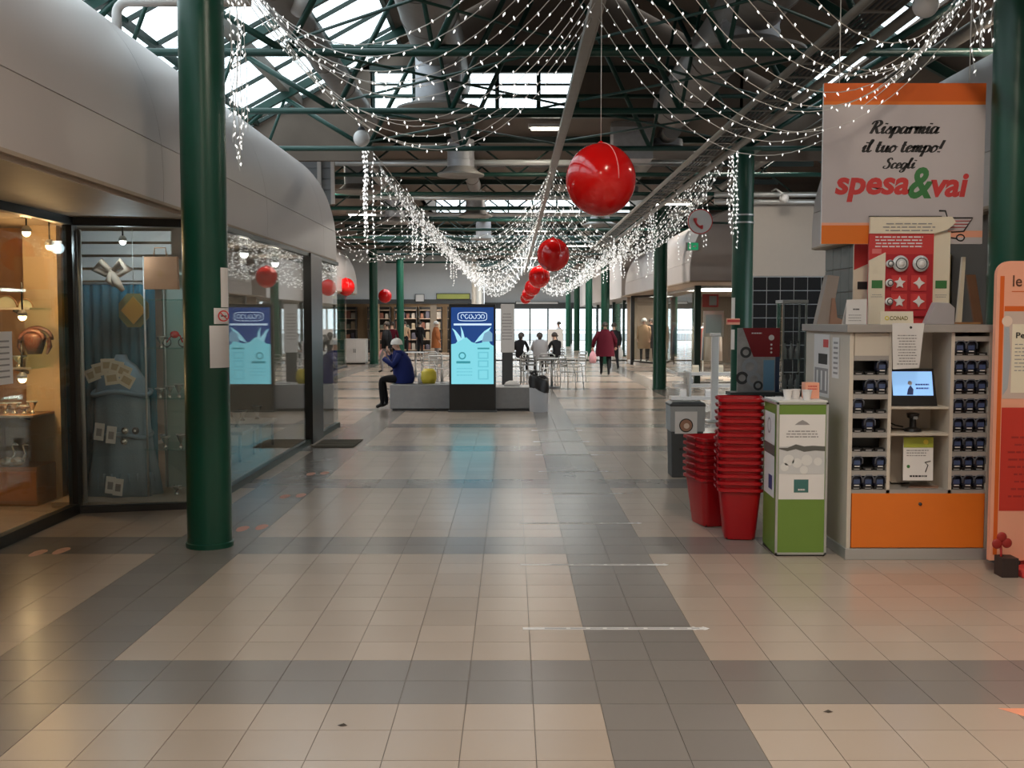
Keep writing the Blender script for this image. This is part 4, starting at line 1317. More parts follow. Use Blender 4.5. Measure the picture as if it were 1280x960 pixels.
# dim goods shelves in the far left shop
gc = [(.25, .12, .08), (.35, .3, .22), (.12, .14, .12), (.4, .38, .35), (.2, .08, .06), (.1, .1, .14)]
for k, x0 in enumerate((-9.4, -7.6, -6.2, -4.9, -3.4)):
    t = thing('goods_shelf', 'dim goods shelf at the back of the far left shop, %s from the left' % ['first', 'second', 'third', 'fourth', 'fifth'][k], 'shelf', (x0 + .6, 55.4, 0), group='goods shelves of the far left shop')
    for z in (.1, .65, 1.2, 1.75, 2.2):
        bx('board', M['soffit'], t, x0, x0 + 1.2, 55.2, 55.7, z, z + .04)
    for xx in (x0, x0 + 1.16):
        bx('upright', M['darkgrey'], t, xx, xx + .04, 55.2, 55.7, 0, 2.4)
    bx('back_panel', M['darkgrey'], t, x0, x0 + 1.2, 55.7, 55.74, 0, 2.4)
    rr = random.Random(k)
    for q in range(16):
        zz = (.14, .69, 1.24, 1.79)[q // 4]; xx = x0 + .08 + .28 * (q % 4)
        hh = rr.uniform(.2, .42); ww = rr.uniform(.14, .24)
        g = MB().loft([[(xx + a * ww, 55.3 + c * .25, zz + z * hh) for a, c in ((0, 0), (1, 0), (1, 1), (0, 1))] for z in (0, .9)] + [[(xx + ww * (.15 + .7 * a), 55.34 + c * .17, zz + hh) for a, c in ((0, 0), (1, 0), (1, 1), (0, 1))]]).build('boxed_goods', mat('goods_%d' % (q * 5 % 6), gc[(q * 5 + k) % 6], .7))
        tag(g, 'boxed goods on the %s dim shelf of the far left shop' % ['first', 'second', 'third', 'fourth', 'fifth'][k], 'goods', 'boxed goods of the far left shop, shelf %d' % (k + 1))
# ================================================================== HANGING SIGN
sy = 8.0
t = thing('hanging_sign', 'square white sign with orange bands, script lettering and a trolley drawing', 'sign', (2.95, sy, 2.28))
X0, X1, Z0, Z1 = 2.345, 3.565, 2.283, 3.484
bx('board', M['white'], t, X0, X1, sy, sy + .03, Z0, Z1, bev=.004)
so = Vector((X0, sy - .001, Z0))
W, Hh = X1 - X0, Z1 - Z0
signw = mat('sign_white_print', (.55, .495, .51), .45)
rect_on(so, UX, UZ, 0, W, .14, Hh - .16, signw, t, 'white_field')
rect_on(so, UX, UZ, 0, W, Hh - .135, Hh, M['dorange'], t, 'orange_band')
rect_on(so, UX, UZ, 0, W, Hh - .16, Hh - .135, M['orange'], t, 'orange_edge')
rect_on(so, UX, UZ, 0, .46, 0, .14, M['orange'], t, 'orange_band')
rect_on(so, UX, UZ, 0, .46, .14, .16, M['peach'], t, 'orange_edge', .002)
fx = lambda px: (px - 1027) / 205 * W
fz = lambda py: (305 - py) / 202 * Hh


def sgn(s, xa, xb, ya, yb, m, shear, bold):
    text_on(s, so + UX * fx(xa) + UZ * fz(yb) + Vector((0, -.001, 0)), UX, UZ, fx(xb) - fx(xa), m, t, 'lettering', h=fz(ya) - fz(yb), shear=shear, bold=bold, script=m is M['ink'])


sgn('Risparmia', 1085, 1175, 149, 172, M['ink'], .30, .026)
sgn('il tuo tempo!', 1076, 1183, 173, 195, M['ink'], .30, .026)
sgn('Scegli', 1103, 1147, 196, 215, M['ink'], .30, .026)
sgn('spesa', 1043, 1138, 221, 252, M['rink'], .18, .035)
sgn('&', 1136, 1168, 208, 248, M['grink'], .22, .03)
sgn('vai', 1165, 1213, 216, 246, M['rink'], .18, .035)
# trolley drawing at the lower right
b = MB()
tp = lambda px, py: so + UX * fx(px) + UZ * fz(py) + Vector((0, -.004, 0))
b.tube([tp(1176, 263), tp(1184, 263), tp(1187, 272), tp(1219, 272), tp(1208, 289), tp(1192, 290)], .006, 6)
b.build('trolley_frame', M['ink'], t, True)
b = MB()
for k in range(3):
    b.tube([tp(1190, 276 + 4 * k), tp(1216 - 3 * k, 276 + 4 * k)], .003, 5)
b.build('trolley_basket', M['rink'], t, True)
b = MB()
b.tube([tp(1192, 297), tp(1198, 298)] + [tp(1204 + 5 * math.cos(a), 297 + 4 * math.sin(a)) for a in [math.pi + 2 * math.pi * k / 12 for k in range(13)]], .005, 6)
b.build('trolley_wheel', M['ink'], t, True)
rect_on(so, UX, UZ, fx(1188), W, .0, .14, signw, t, 'white_field')
rect_on(so, UX, UZ, fx(1188), W, .05, .10, M['peach'], t, 'orange_edge', .002)
for xx in (X0 + .12, X1 - .12):
    MB().cyl((xx, sy + .015, Z1), (xx, sy + .015, 4.27), .004, n=6).build('hanging_wire', M['wire'], t, True)

# ================================================================== KIOSK
KX0, KX1, KY0, KY1 = 2.385, 3.40, 7.40, 8.50
kt = thing('scanner_kiosk', 'grey and cream self-scanner kiosk with an orange base panel', 'kiosk', ((KX0 + KX1) / 2, (KY0 + KY1) / 2, 0))
bx('side_panel', M['cream'], kt, KX0, KX0 + .03, KY0, KY1, .08, 1.62, bev=.003)
bx('side_panel', M['cream'], kt, KX1 - .03, KX1, KY0, KY1, .08, 1.62, bev=.003)
bx('back_panel', M['cream'], kt, KX0 + .03, KX1 - .03, KY0 + .34, KY0 + .37, .08, 1.62)
bx('rear_panel', M['cream'], kt, KX0 + .03, KX1 - .03, KY1 - .03, KY1, .08, 1.62)
bx('worktop', M['greylam'], kt, KX0 - .03, KX1 + .02, KY0 - .03, KY1 + .03, 1.62, 1.675, bev=.004)
bx('plinth', M['alu'], kt, KX0 - .01, KX1 + .005, KY0 - .015, KY1, 0, .08, bev=.003)
op = bx('base_panel', M['orange'], kt, KX0 + .035, KX1 - .035, KY0 - .004, KY0 + .016, .085, .475, bev=.002)
MB().cyl((KX0 + .52, KY0 - .012, .40), (KX0 + .52, KY0, .40), .012, n=12).build('lock', M['darkgrey'], op, True)
BX = [KX0 + .03, 2.675, 3.115, KX1 - .03]        # bay limits
for x in BX[1:3]:
    bx('divider', M['cream'], kt, x - .012, x + .012, KY0 + .002, KY0 + .34, .475, 1.62)
bx('bottom_board', M['greylam'], kt, BX[0], BX[3], KY0 + .002, KY0 + .34, .475, .50)
bx('blank_panel', M['cream'], kt, BX[0] + .005, BX[1] - .012, KY0 + .004, KY0 + .02, 1.455, 1.615, bev=.002)
RP = .1365
for q in range(7):
    bx('shelf', M['greylam'], kt, BX[0], BX[1] - .012, KY0, KY0 + .33, .50 + RP * (q + 1) - .036, .50 + RP * (q + 1), bev=.002)
    bx('cell_back', M['black'], kt, BX[0], BX[1] - .012, KY0 + .16, KY0 + .17, .50 + RP * q, .50 + RP * (q + 1) - .036)
for q in range(8):
    bx('shelf', M['greylam'], kt, BX[2] + .012, BX[3], KY0, KY0 + .33, .50 + RP * (q + 1) - .036, .50 + RP * (q + 1), bev=.002)
    bx('cell_back', M['black'], kt, BX[2] + .012, BX[3], KY0 + .16, KY0 + .17, .50 + RP * q, .50 + RP * (q + 1) - .036)
for z in (.885, 1.075):
    bx('shelf', M['cream'], kt, BX[1] + .012, BX[2] - .012, KY0 + .02, KY0 + .34, z, z + .018, bev=.002)

# handheld scanners
scan = thing('hand_scanner', 'x', 'hand scanner', (0, 0, 0), group='scanners in the kiosk racks', local=True)
sb = mat('scanner_body', (.018, .022, .045), .35)
sl = mat('scanner_blue', (.06, .09, .20), .3)
MB().loft([[(x * w, -.055 + y * .03 + .02, z) for x, y in ((-1, -.6), (-.6, -1), (.6, -1), (1, -.6), (1, .6), (.6, 1), (-.6, 1), (-1, .6))] for w, z in ((.034, .0), (.041, .02), (.041, .055), (.032, .079))]).build('body', sb, scan, True)
MB().tube([(-.039, -.075, .026), (-.036, -.082, .062), (-.02, -.086, .08), (.02, -.086, .08), (.036, -.082, .062), (.039, -.075, .026)], .005, 8).build('handle_loop', mat('scanner_grey', (.13, .14, .17), .4), scan, True)
MB().loft([[(x * .022, -.071 - .004 * k, .034 + z * .015) for x, z in ((-1, -1), (1, -1), (1, 1), (-1, 1))] for k in (0, 1)]).build('display', sl, scan)
bx('label_strip', M['paper'], scan, -.018, .018, -.0755, -.073, .004, .011)
KIDS[scan.name] = list(c for c in C.objects if c.parent is scan)
rowsL = ['001', '011', '100', '010', '000', '101', '111']     # top to bottom
rowsR = ['110', '111', '111', '111', '111', '111', '111', '111']
wordr = ['top', 'second', 'third', 'fourth', 'fifth', 'sixth', 'seventh', 'eighth']
first = True
for side, rows in (('left', rowsL), ('right', rowsR)):
    x0, x1 = (BX[0], BX[1] - .012) if side == 'left' else (BX[2] + .012, BX[3])
    n = len(rows)
    for r_, row in enumerate(rows):
        z = .501 + RP * (n - 1 - r_)
        for q in range(3):
            cxs = x0 + (x1 - x0) * (q + .5) / 3
            # dock for every place
            dk = MB().box(cxs - .036, cxs + .036, KY0 + .02, KY0 + .10, z, z + .022).build('dock', M['black'], kt, bev=.003)
            MB().box(cxs - .02, cxs + .02, KY0 + .016, KY0 + .02, z + .004, z + .012).build('number_label', M['gink'], dk)
            if row[q] == '1':
                lab = 'dark blue hand scanner in the %s rack of the kiosk, %s row, %s' % (side, wordr[r_], ['first place', 'middle place', 'last place'][q])
                loc = (cxs, KY0 + .085, z + .0225)
                if first:
                    scan.location = loc; scan['label'] = lab; first = False
                else:
                    dup(scan, loc, 0, lab)
# tablet screen
t = thing('tablet', 'tablet with a light blue screen standing in the kiosk', 'tablet', (2.89, KY0 + .12, 1.095))
u = Vector((1, 0, 0)); v = Vector((0, .25, 1)).normalized()
o0 = Vector((2.70, KY0 + .05, 1.096))
MB().prism([(0, 0), (.335, 0), (.325, .27), (.01, .27)], o0, u, v, (0, .02, 0)).build('case', M['black'], t, bev=.003)
scr = mat('tablet_screen', (.25, .5, .9), .2, emit=.75, ecol=(.32, .58, .95))
o1 = o0 + Vector((0, -.002, 0))
rect_on(o1, u, v, .022, .31, .075, .25, scr, t, 'screen')
poly_on(o1, u, v, [(.12, .08), (.165, .08), (.17, .12), (.15, .15), (.13, .12)], mat('screen_ink', (.05, .08, .25), .4), t, 'screen_figure', .002)
disc_on(o1, u, v, .147, .165, .016, M['paper'], t, 'screen_figure_head', .003)
lines_on(o1 + v * .115 + u * .18 + Vector((0, -.001, 0)), u, v, .11, .055, 2, mat('screen_ink2', (.06, .1, .4), .4), t, 'screen_words', .4, 5)
MB().box(2.80, 2.95, KY0 + .1, KY0 + .2, 1.0935, 1.105).build('stand_foot', M['black'], t)
# device on middle shelf
t = thing('charger_base', 'black cradle charger on the middle kiosk shelf', 'charger', (2.9, KY0 + .15, .903))
MB().lathe([(0, 0), (.06, 0), (.055, .02), (.025, .03), (.022, .09), (.04, .10), (.045, .13), (.03, .135), (0, .135)], (2.9, KY0 + .15, .9035), 18).build('cradle', M['black'], t, 'auto')
MB().box(2.885, 2.915, KY0 + .1, KY0 + .108, .995, 1.015).build('sensor', M['plastic'], t)
for k, (pts) in enumerate(([(2.70, 1.07, .30), (2.72, 1.0, .2), (2.76, .92, .18), (2.86, .915, .17)], [(2.73, .88, .3), (2.69, .78, .26), (2.72, .68, .2), (2.70, .58, .2), (2.78, .512, .22), (2.92, .51, .25)], [(2.75, 1.06, .31), (2.74, .97, .26), (2.8, .94, .22), (2.85, .93, .2)])):
    t = MB().tube([(x, KY0 + y, z) for x, z, y in pts], .006, 6).build('power_cable', M['black'], None, True)
    tag(t, ['black cable beside the cradle charger', 'black cable dangling in the lowest kiosk compartment', 'second black cable behind the cradle charger'][k], 'cable', 'kiosk cables')
t = thing('flyer', 'green topped white flyer standing in the lowest kiosk compartment', 'flyer', (2.91, KY0 + .06, .52))
o0 = Vector((2.80, KY0 + .05, .56)); v = Vector((0, .12, 1)).normalized()
MB().prism([(0, 0), (.215, 0), (.225, .31), (.01, .31)], o0, u, v, (0, .004, 0)).build('sheet', M['paper'], t)
poly_on(o0, u, v, [(.01, .235), (.222, .235), (.225, .31), (.01, .31)], mat('meadow_print', (.38, .42, .05), .5), t, 'green_header', .002)
disc_on(o0, u, v, .17, .275, .018, M['yellow'], t, 'flower', .003)
lines_on(o0 + v * .17 + u * .03, u, v, .16, .055, 3, M['gink'], t, 'printed_lines', .4, 2, False)
lines_on(o0 + v * .02 + u * .03, u, v, .16, .02, 1, M['ink'], t, 'printed_lines', .6, 3)
text_on('SPESA', o0 + v * .095 + u * .03 + Vector((0, -.001, 0)), u, v, .06, M['ink'], t, h=.014, bold=.02) if False else disc_on(o0, u, v, .04, .10, .012, M['grink'], t, 'green_dot', .003)
MB().tube([o0 + u * .16 + v * .06 + Vector((0, -.004, 0)), o0 + u * .18 + v * .11 + Vector((0, -.004, 0)), o0 + u * .16 + v * .13 + Vector((0, -.004, 0)), o0 + u * .2 + v * .14 + Vector((0, -.004, 0))], .003, 5).build('sprig', M['ink'], t, True)
t = tag(MB().prism([(0, 0), (.2, -.03), (.24, .05), (.05, .09)], (2.86, KY0 + .1, .5005), (1, 0, 0), (0, 1, 0), (0, 0, .006)).build('leaflet_pile', mat('brown_paper', (.35, .2, .14), .6)), 'brown leaflet lying on the kiosk bottom board', 'leaflet')
# hanging list
t = thing('price_list', 'white printed list hanging from the kiosk worktop', 'list', (2.78, KY0 - .035, 1.36))
o0 = Vector((2.675, KY0 - .034, 1.36)); v = Vector((-.02, .0, 1)).normalized()
MB().prism([(.005, 0), (.19, .012), (.225, .325), (.0, .325)], o0, u, v, (0, .002, 0)).build('sheet', M['paper'], t)
lines_on(o0 + v * .03 + u * .025, u, v, .16, .22, 11, M['gink'], t, 'printed_lines', .35, 9)
disc_on(o0, u, v, .13, .295, .009, M['ink'], t, 'emblem', .002)
# papers on kiosk side
KS = KX0 - .002
for k, (ya, yc, za, zc, lab) in enumerate(((7.63, 7.79, 1.28, 1.58, 'narrow white price strip on the kiosk side'), (7.86, 8.26, 1.12, 1.60, 'larger poster with bottle pictures on the kiosk side'))):
    t = thing('side_notice', lab, 'notice', (KS, (ya + yc) / 2, za))
    bx('sheet', M['paper'], t, KS - .002, KS, ya, yc, za, zc)
    b = MB()
    if k == 0:
        for q in range(7):
            b.box(KS - .0025, KS - .002, ya + .03, yc - .03, za + .03 + .037 * q, za + .045 + .037 * q)
        b.build('printed_lines', M['gink'], t)
    else:
        bx('print_block', M['gink'], t, KS - .003, KS - .002, ya + .03, yc - .03, za + .03, za + .22)
        for q in range(3):
            b.box(KS - .0035, KS - .003, ya + .06 + .11 * q, ya + .10 + .11 * q, za + .05, za + .2)
        b.build('bottle_pictures', M['paper'], t)
        bx('print_block', M['ink'], t, KS - .003, KS - .002, ya + .05, yc - .12, za + .25, za + .33)
        bx('title_print', M['rink'], t, KS - .003, KS - .002, ya + .03, ya + .16, za + .38, za + .44)

# ------------------------------------------------------------------ on the kiosk worktop
ZT = 1.6755
def on_top(px, Y):
    return at(px, 405, Y).x


t = thing('brochure_holder', 'leaning wooden brochure holder at the left end of the worktop', 'brochure holder', (on_top(1033, 8.2), 8.2, ZT))
x = on_top(1033, 8.2)
MB().prism([(-.09, 0), (.02, 0), (.08, .37), (-.01, .38)], (x, 8.15, ZT), (1, 0, 0), (0, 0, 1), (0, .1, 0)).build('back_board', mat('grey_wood', (.33, .28, .25), .6), t)
MB().prism([(.0, 0), (.11, 0), (.11, .03), (.06, .05), (.04, .2), (.02, .2)], (x, 8.12, ZT), (1, 0, 0), (0, 0, 1), (0, .03, 0)).build('leaflet', mat('brown_paper', (.35, .2, .14), .6), t)
t = thing('counter_card', 'white folded card on the kiosk worktop left of the red display', 'card', (on_top(1070, 7.7), 7.7, ZT))
x = on_top(1057, 7.7)
o0 = Vector((x, 7.70, ZT))
MB().prism([(0, 0), (.155, 0), (.152, .185), (.005, .18)], o0, u, UZ, (0, .004, 0)).build('sheet', M['paper'], t)
MB().prism([(0, 0), (.155, 0), (.152, .185), (.005, .18)], o0 + Vector((0, .09, 0)), u, Vector((0, -.45, .9)).normalized(), (0, .004, 0)).build('back_leaf', M['paper'], t)
lines_on(o0 + UZ * .10 + u * .045, u, UZ, .06, .02, 1, M['ink'], t, 'title_print', .5, 4)
lines_on(o0 + UZ * .02 + u * .02, u, UZ, .1, .06, 3, M['gink'], t, 'printed_lines', .25, 6, False)
t = thing('name_card', 'cream card lettered CONAD at the front of the worktop', 'card', (on_top(1121, 7.55), 7.55, ZT))
x = on_top(1101, 7.55); o0 = Vector((x, 7.55, ZT))
MB().prism([(0, 0), (.235, 0), (.235, .095), (0, .095)], o0, u, Vector((0, .15, 1)).normalized(), (0, .006, 0)).build('sheet', M['cpaper'], t)
text_on('CONAD', o0 + UZ * .03 + u * .065 + Vector((0, .003, 0)), u, Vector((0, .15, 1)).normalized(), .13, mat('olive_ink', (.22, .18, .05), .5), t, h=.03, bold=.02)
disc_on(o0 + Vector((0, .001, 0)), u, Vector((0, .15, 1)).normalized(), .045, .045, .016, M['yellow'], t, 'emblem', .003, 16, .008)
# red cardboard display
t = thing('promo_display', 'red and white cardboard promotion display with round dishes on the kiosk', 'promotion display', (2.86, 7.98, ZT))
YP = 7.95
pxX = lambda px: at(px, 400, YP).x
pzZ = lambda py: at(640, py, YP).z
for a, c in ((1083, 1103), (1166, 1187)):
    o0 = Vector((pxX(a), YP - (.04 if a == 1083 else -.02), ZT)); w = pxX(c) - pxX(a)
    top = pzZ(326 if a == 1083 else 290) - ZT
    MB().prism([(0, 0), (w, 0), (w, top + (.06 if a == 1083 else 0)), (0, top)], o0, u, UZ, (0, .02, 0)).build('side_flap', M['cpaper'], t)
    rect_on(o0, u, UZ, .02, w - .02, .27, .33, M['grink'], t, 'green_emblem', .002)
    lines_on(o0 + UZ * .2 + u * .015, u, UZ, w - .03, .03, 2, M['gink'], t, 'printed_lines', .3, a)
o0 = Vector((pxX(1085), YP, ZT)); w = pxX(1165) - pxX(1085)
MB().box(o0.x, o0.x + w, YP, YP + .03, ZT, pzZ(292)).build('back_card', M['rink'], t)
MB().prism([(0, pzZ(292) - ZT), (w, pzZ(292) - ZT), (w + .1, pzZ(287) - ZT), (w + .16, pzZ(278) - ZT), (w + .13, pzZ(271) - ZT), (0, pzZ(271) - ZT)], o0 + Vector((0, -.01, 0)), u, UZ, (0, .03, 0)).build('top_card', M['cpaper'], t)
MB().box(o0.x - .005, o0.x + w + .05, YP - .015, YP + .02, pzZ(271), pzZ(270)).build('top_edge', M['darkgrey'], t)
lines_on(o0 + UZ * (pzZ(290) - ZT) + u * .06 + Vector((0, -.012, 0)), u, UZ, w * .95, .075, 3, M['gink'], t, 'printed_lines', .35, 21)
lines_on(o0 + UZ * (pzZ(310) - ZT) + u * .04 + Vector((0, -.001, 0)), u, UZ, w * .75, .095, 4, M['paper'], t, 'printed_lines', .4, 22)
rect_on(o0, u, UZ, .02, .09, pzZ(317) - ZT, pzZ(311) - ZT, mat('pale_red', (.75, .2, .2), .5), t, 'price_flash', .002)
# window of dishes
MB().box(pxX(1103), pxX(1162), YP - .03, YP - .02, ZT + .06, pzZ(318)).build('blister_frame', mat('deep_red_card', (.45, .02, .03), .5), t)
glassy = mat('glass_dish', (.72, .74, .76), .15, .2)
for r_, (py) in enumerate((330, 354, 377)):
    for q, px in enumerate((1108, 1121, 1146) if r_ == 0 else (1108, 1121, 1145)):
        c = Vector((pxX(px), YP - .05, pzZ(py)))
        if q == 0: rr = .03
        else: rr = .062 if r_ == 0 else .05
        if r_ == 0 or q == 0:
            MB().sphere(c, rr, .025, rr, 20, 10).build('round_dish', glassy if r_ == 0 else M['paper'], t, True)
            MB().tube([(c.x + rr * .65 * math.cos(a), c.y - .02, c.z + rr * .65 * math.sin(a)) for a in [2 * math.pi * k / 18 for k in range(19)]], .004, 5).build('dish_ring', M['darkgrey'], t, True)
            MB().sphere(c + Vector((0, -.02, 0)), rr * .35, .012, rr * .35, 12, 8).build('dish_centre', M['paper'], t, True)
        else:
            MB().box(c.x - .058, c.x + .058, c.y + .012, c.y + .02, c.z - .058, c.z + .058).build('red_square', M['rink'], t)
            star = []
            npt = 5 if q == 1 else 4
            for k in range(npt * 2):
                a = math.pi / 2 + math.pi * k / npt
                star.append(((.045 if k % 2 == 0 else .02) * math.cos(a), (.045 if k % 2 == 0 else .024) * math.sin(a)))
            MB().prism(star, c, (1, 0, 0), (0, 0, 1), (0, .012, 0)).build('star_shape', M['paper'], t, bev=.003)
t = thing('promo_display', 'red and white card flap standing behind the red promotion display', 'promotion display', (pxX(1074), 8.2, ZT))
o0 = Vector((at(1066, 400, 8.2).x, 8.2, ZT)); w = at(1083, 400, 8.2).x - o0.x + .03
MB().prism([(0, 0), (w, 0), (w, .62), (0, .62)], o0, u, UZ, (0, .02, 0)).build('card', M['cpaper'], t)
poly_on(o0, u, UZ, [(0, .42), (w, .48), (w, .62), (0, .62)], M['rink'], t, 'red_print', .002)
rect_on(o0, u, UZ, .03, w - .02, .27, .33, M['ink'], t, 'dark_emblem', .002)
t = thing('acrylic_wedge', 'grey acrylic wedge holder on the worktop right of the cream card', 'holder', (on_top(1172, 7.6), 7.6, ZT))
x = on_top(1157, 7.6)
MB().prism([(0, 0), (.21, 0), (.21, .12), (.17, .155), (.07, .16)], (x, 7.6, ZT), (1, 0, 0), (0, 0, 1), (0, .08, 0)).build('wedge', mat('frosted_grey', (.40, .37, .38), .35), t, bev=.004)
# wooden easel pieces
for k, px in enumerate((1203, 1218)):
    x = on_top(px, 8.1)
    t = thing('wooden_stand', ['thin pale wooden stand leaning at the right end of the worktop', 'brown wooden frame leaning at the right end of the worktop'][k], 'wooden stand', (x, 8.1, ZT), group='wooden stands on the worktop')
    if k == 0:
        MB().prism([(-.02, 0), (.02, 0), (.04, .52), (.015, .52)], (x, 8.16, ZT), (1, 0, 0), (0, 0, 1), (0, .03, 0)).build('post', M['cpaper'], t)
    else:
        MB().prism([(0, 0), (.07, 0), (.0, .38), (-.07, .38)], (x, 8.1, ZT), (1, 0, 0), (0, 0, 1), (0, .03, 0)).build('frame', mat('walnut', (.19, .09, .05), .5, noise=.2), t, bev=.003)
    MB().box(x - .05, x + .04, 8.08, 8.2, ZT, ZT + .015).build('foot', M['wood'], t)
# yellow shelf unit behind
t = thing('shelf_unit', 'pale yellow lit shelf unit behind the kiosk beside the right column', 'shelf unit', (4.0, 9.9, 0))
ym = mat('pale_yellow', (.80, .62, .28), .6)
bx('back_panel', ym, t, 3.72, 4.1, 10.15, 10.18, 0, 2.32)
for z in (.1, .6, 1.1, 1.6, 1.95, 2.29):
    bx('shelf', M['cpaper'], t, 3.72, 4.1, 9.85, 10.15, z, z + .03)
for xx in (3.70, 4.085):
    bx('upright', ym, t, xx, xx + .02, 9.85, 10.18, 0, 2.32)

# ================================================================== POSTER STAND (right edge)
SY = 7.02
sx0 = 3.235
t = thing('poster_stand', 'tall orange-red poster stand with rounded corners at the right picture edge', 'poster stand', (3.55, SY, 0))
w, h = .68, 2.10
cor = [(w - .0, .08), (w, h - .09)] + [(w - .09 + .09 * math.cos(a), h - .09 + .09 * math.sin(a)) for a in [math.pi / 2 * k / 6 for k in range(7)]] + [(.09 - .09 * math.sin(a), h - .09 + .09 * math.cos(a)) for a in [math.pi / 2 * k / 6 for k in range(7)]] + [(0, .08)]
MB().prism(cor, (sx0, SY, 0), (1, 0, 0), (0, 0, 1), (0, .04, 0)).build('board', M['peach'], t, fix=True)
o0 = Vector((sx0, SY - .001, 0))
rect_on(o0, u, UZ, .022, .05, .12, h - .1, M['dorange'], t, 'orange_edge_strip')
rect_on(o0, u, UZ, .055, w - .03, 1.47, 1.51, M['dorange'], t, 'orange_rule') if False else None
text_on('le', o0 + u * .105 + UZ * 1.93 + Vector((0, -.001, 0)), u, UZ, .062, mat('brown_ink', (.12, .04, .02), .5), t, h=.075, bold=.01)
rect_on(o0, u, UZ, .10, w - .1, 1.895, 1.90, M['dorange'], t, 'orange_rule')
rect_on(o0, u, UZ, .055, w, 1.765, 1.80, M['dorange'], t, 'orange_rule')
rect_on(o0, u, UZ, .055, w - .03, 1.18, 1.765, mat('photo_print', (.62, .48, .42), .5), t, 'photo_field')
rect_on(o0, u, UZ, .11, w - .06, 1.22, 1.68, M['cpaper'], t, 'text_field', .003)
text_on('Pe', o0 + u * .135 + UZ * 1.585 + Vector((0, -.004, 0)), u, UZ, .06, M['ink'], t, h=.04, bold=.02)
lines_on(o0 + u * .13 + UZ * 1.36 + Vector((0, -.004, 0)), u, UZ, .3, .2, 8, M['gink'], t, 'printed_lines', .25, 31, False)
disc_on(o0, u, UZ, .075, 1.70, .035, mat('pale_skin_print', (.8, .62, .52), .5), t, 'printed_figure', .002)
poly_on(o0, u, UZ, [(.057, 1.66), (.09, 1.66), (.105, 1.45), (.09, 1.25), (.057, 1.2)], M['lgrey'], t, 'printed_figure', .002)
rect_on(o0, u, UZ, .055, w, 1.13, 1.165, M['peach'], t, 'peach_rule', .002)
rect_on(o0, u, UZ, .055, w - .03, .42, 1.12, mat('poster_red', (.58, .035, .02), .5), t, 'red_field')
lines_on(o0 + u * .1 + UZ * .5 + Vector((0, -.001, 0)), u, UZ, .4, .45, 9, mat('dark_red_ink', (.36, .02, .015), .5), t, 'printed_lines', .25, 33)
bx('foot', M['rink'], t, sx0 + .14, sx0 + .58, SY - .18, SY + .22, 0, .05, bev=.01)
for xx in (.2, .5):
    MB().cyl((sx0 + xx, SY + .02, .04), (sx0 + xx, SY + .02, .12), .02, n=10).build('leg', M['darkgrey'], t, True)
# red clover in a dark box
t = thing('clover_pot', 'red clover-shaped ornament in a small dark box at the poster stand foot', 'ornament', (3.30, 7.0, 0))
bx('box', mat('dark_brown_box', (.035, .02, .018), .6), t, 3.25, 3.36, 6.86, 6.98, 0, .13, bev=.004)
MB().cyl((3.27, 6.92, .12), (3.265, 6.92, .2), .008, n=6).build('stem', M['rink'], t, True)
for a, c in ((-.035, .22), (.03, .225), (-.005, .265)):
    MB().sphere((3.265 + a, 6.90, c), .035, .012, .034, 14, 8).build('leaf', mat('clover_red', (.33, .02, .015), .5), t, True)

# ================================================================== RECYCLING BOX (green and white)
t = thing('collection_box', 'faceted green and white collection box with mountain pictures', 'collection box', (2.09, 7.65, 0))
bxX0, bxX1, bY0 = 1.902, 2.272, 7.50
poly = [(bxX0, bY0), (bxX1, bY0), (bxX1 + .02, bY0 + .38), (bxX0 + .0, bY0 + .42), (bxX0 - .03, bY0 + .40)]
poly = [(bxX0, bY0), (bxX1, bY0), (bxX1 + .015, bY0 + .42), (bxX0 + .02, bY0 + .45)]
MB().prism(poly, (0, 0, .012), (1, 0, 0), (0, 1, 0), (0, 0, 1.105)).build('body', M['lime'], t)
bx('base', M['black'], t, bxX0 + .01, bxX1 - .01, bY0 + .01, bY0 + .4, 0, .012)
o0 = Vector((bxX0, bY0 - .001, 0)); w = bxX1 - bxX0
for xx in (0, w - .016):
    bx('corner_profile', M['alu'], t, bxX0 + xx, bxX0 + xx + .016, bY0 - .006, bY0 + .006, .012, 1.117)
bx('edge_profile', M['alu'], t, bxX0, bxX1, bY0 - .006, bY0, .012, .027)
bx('edge_profile', M['alu'], t, bxX0, bxX1, bY0 - .006, bY0, 1.102, 1.117)
bx('edge_profile', M['alu'], t, bxX0 - .004, bxX0 + .004, bY0, bY0 + .44, 1.10, 1.117)
bx('lid', M['paper'], t, bxX0 + .01, bxX1, bY0 + .01, bY0 + .42, 1.117, 1.127)
rect_on(o0, u, UZ, .02, w - .02, .415, 1.03, M['paper'], t, 'white_field')
mtn = [(.02, .71), (.02, .80), (.08, .795), (.14, .815), (.2, .80), (.26, .805), (.35, .80), (.35, .71)]
rect_on(o0, u, UZ, .02, w - .02, .60, .80, mat('pale_snow', (.62, .62, .63), .5), t, 'snow_picture', .002)
poly_on(o0, u, UZ, [(.02, .78), (.08, .765), (.14, .78), (.2, .76), (.28, .77), (.35, .765), (.35, .80), (.26, .805), (.2, .80), (.14, .815), (.08, .79), (.02, .79)], mat('ridge_print', (.12, .12, .11), .5), t, 'ridge_picture', .003)
for k, (cx_, cz_, rr) in enumerate(((.09, .70, .04), (.15, .68, .035), (.22, .70, .04), (.30, .69, .03), (.06, .65, .03), (.2, .63, .03))):
    disc_on(o0, u, UZ, cx_, cz_, rr, mat('snow_clump', (.75, .74, .73), .5), t, 'snow_lump', .0035, 14)
lines_on(o0 + u * .06 + UZ * .86 + Vector((0, -.001, 0)), u, UZ, w - .12, .06, 3, M['gink'], t, 'printed_lines', .4, 41)
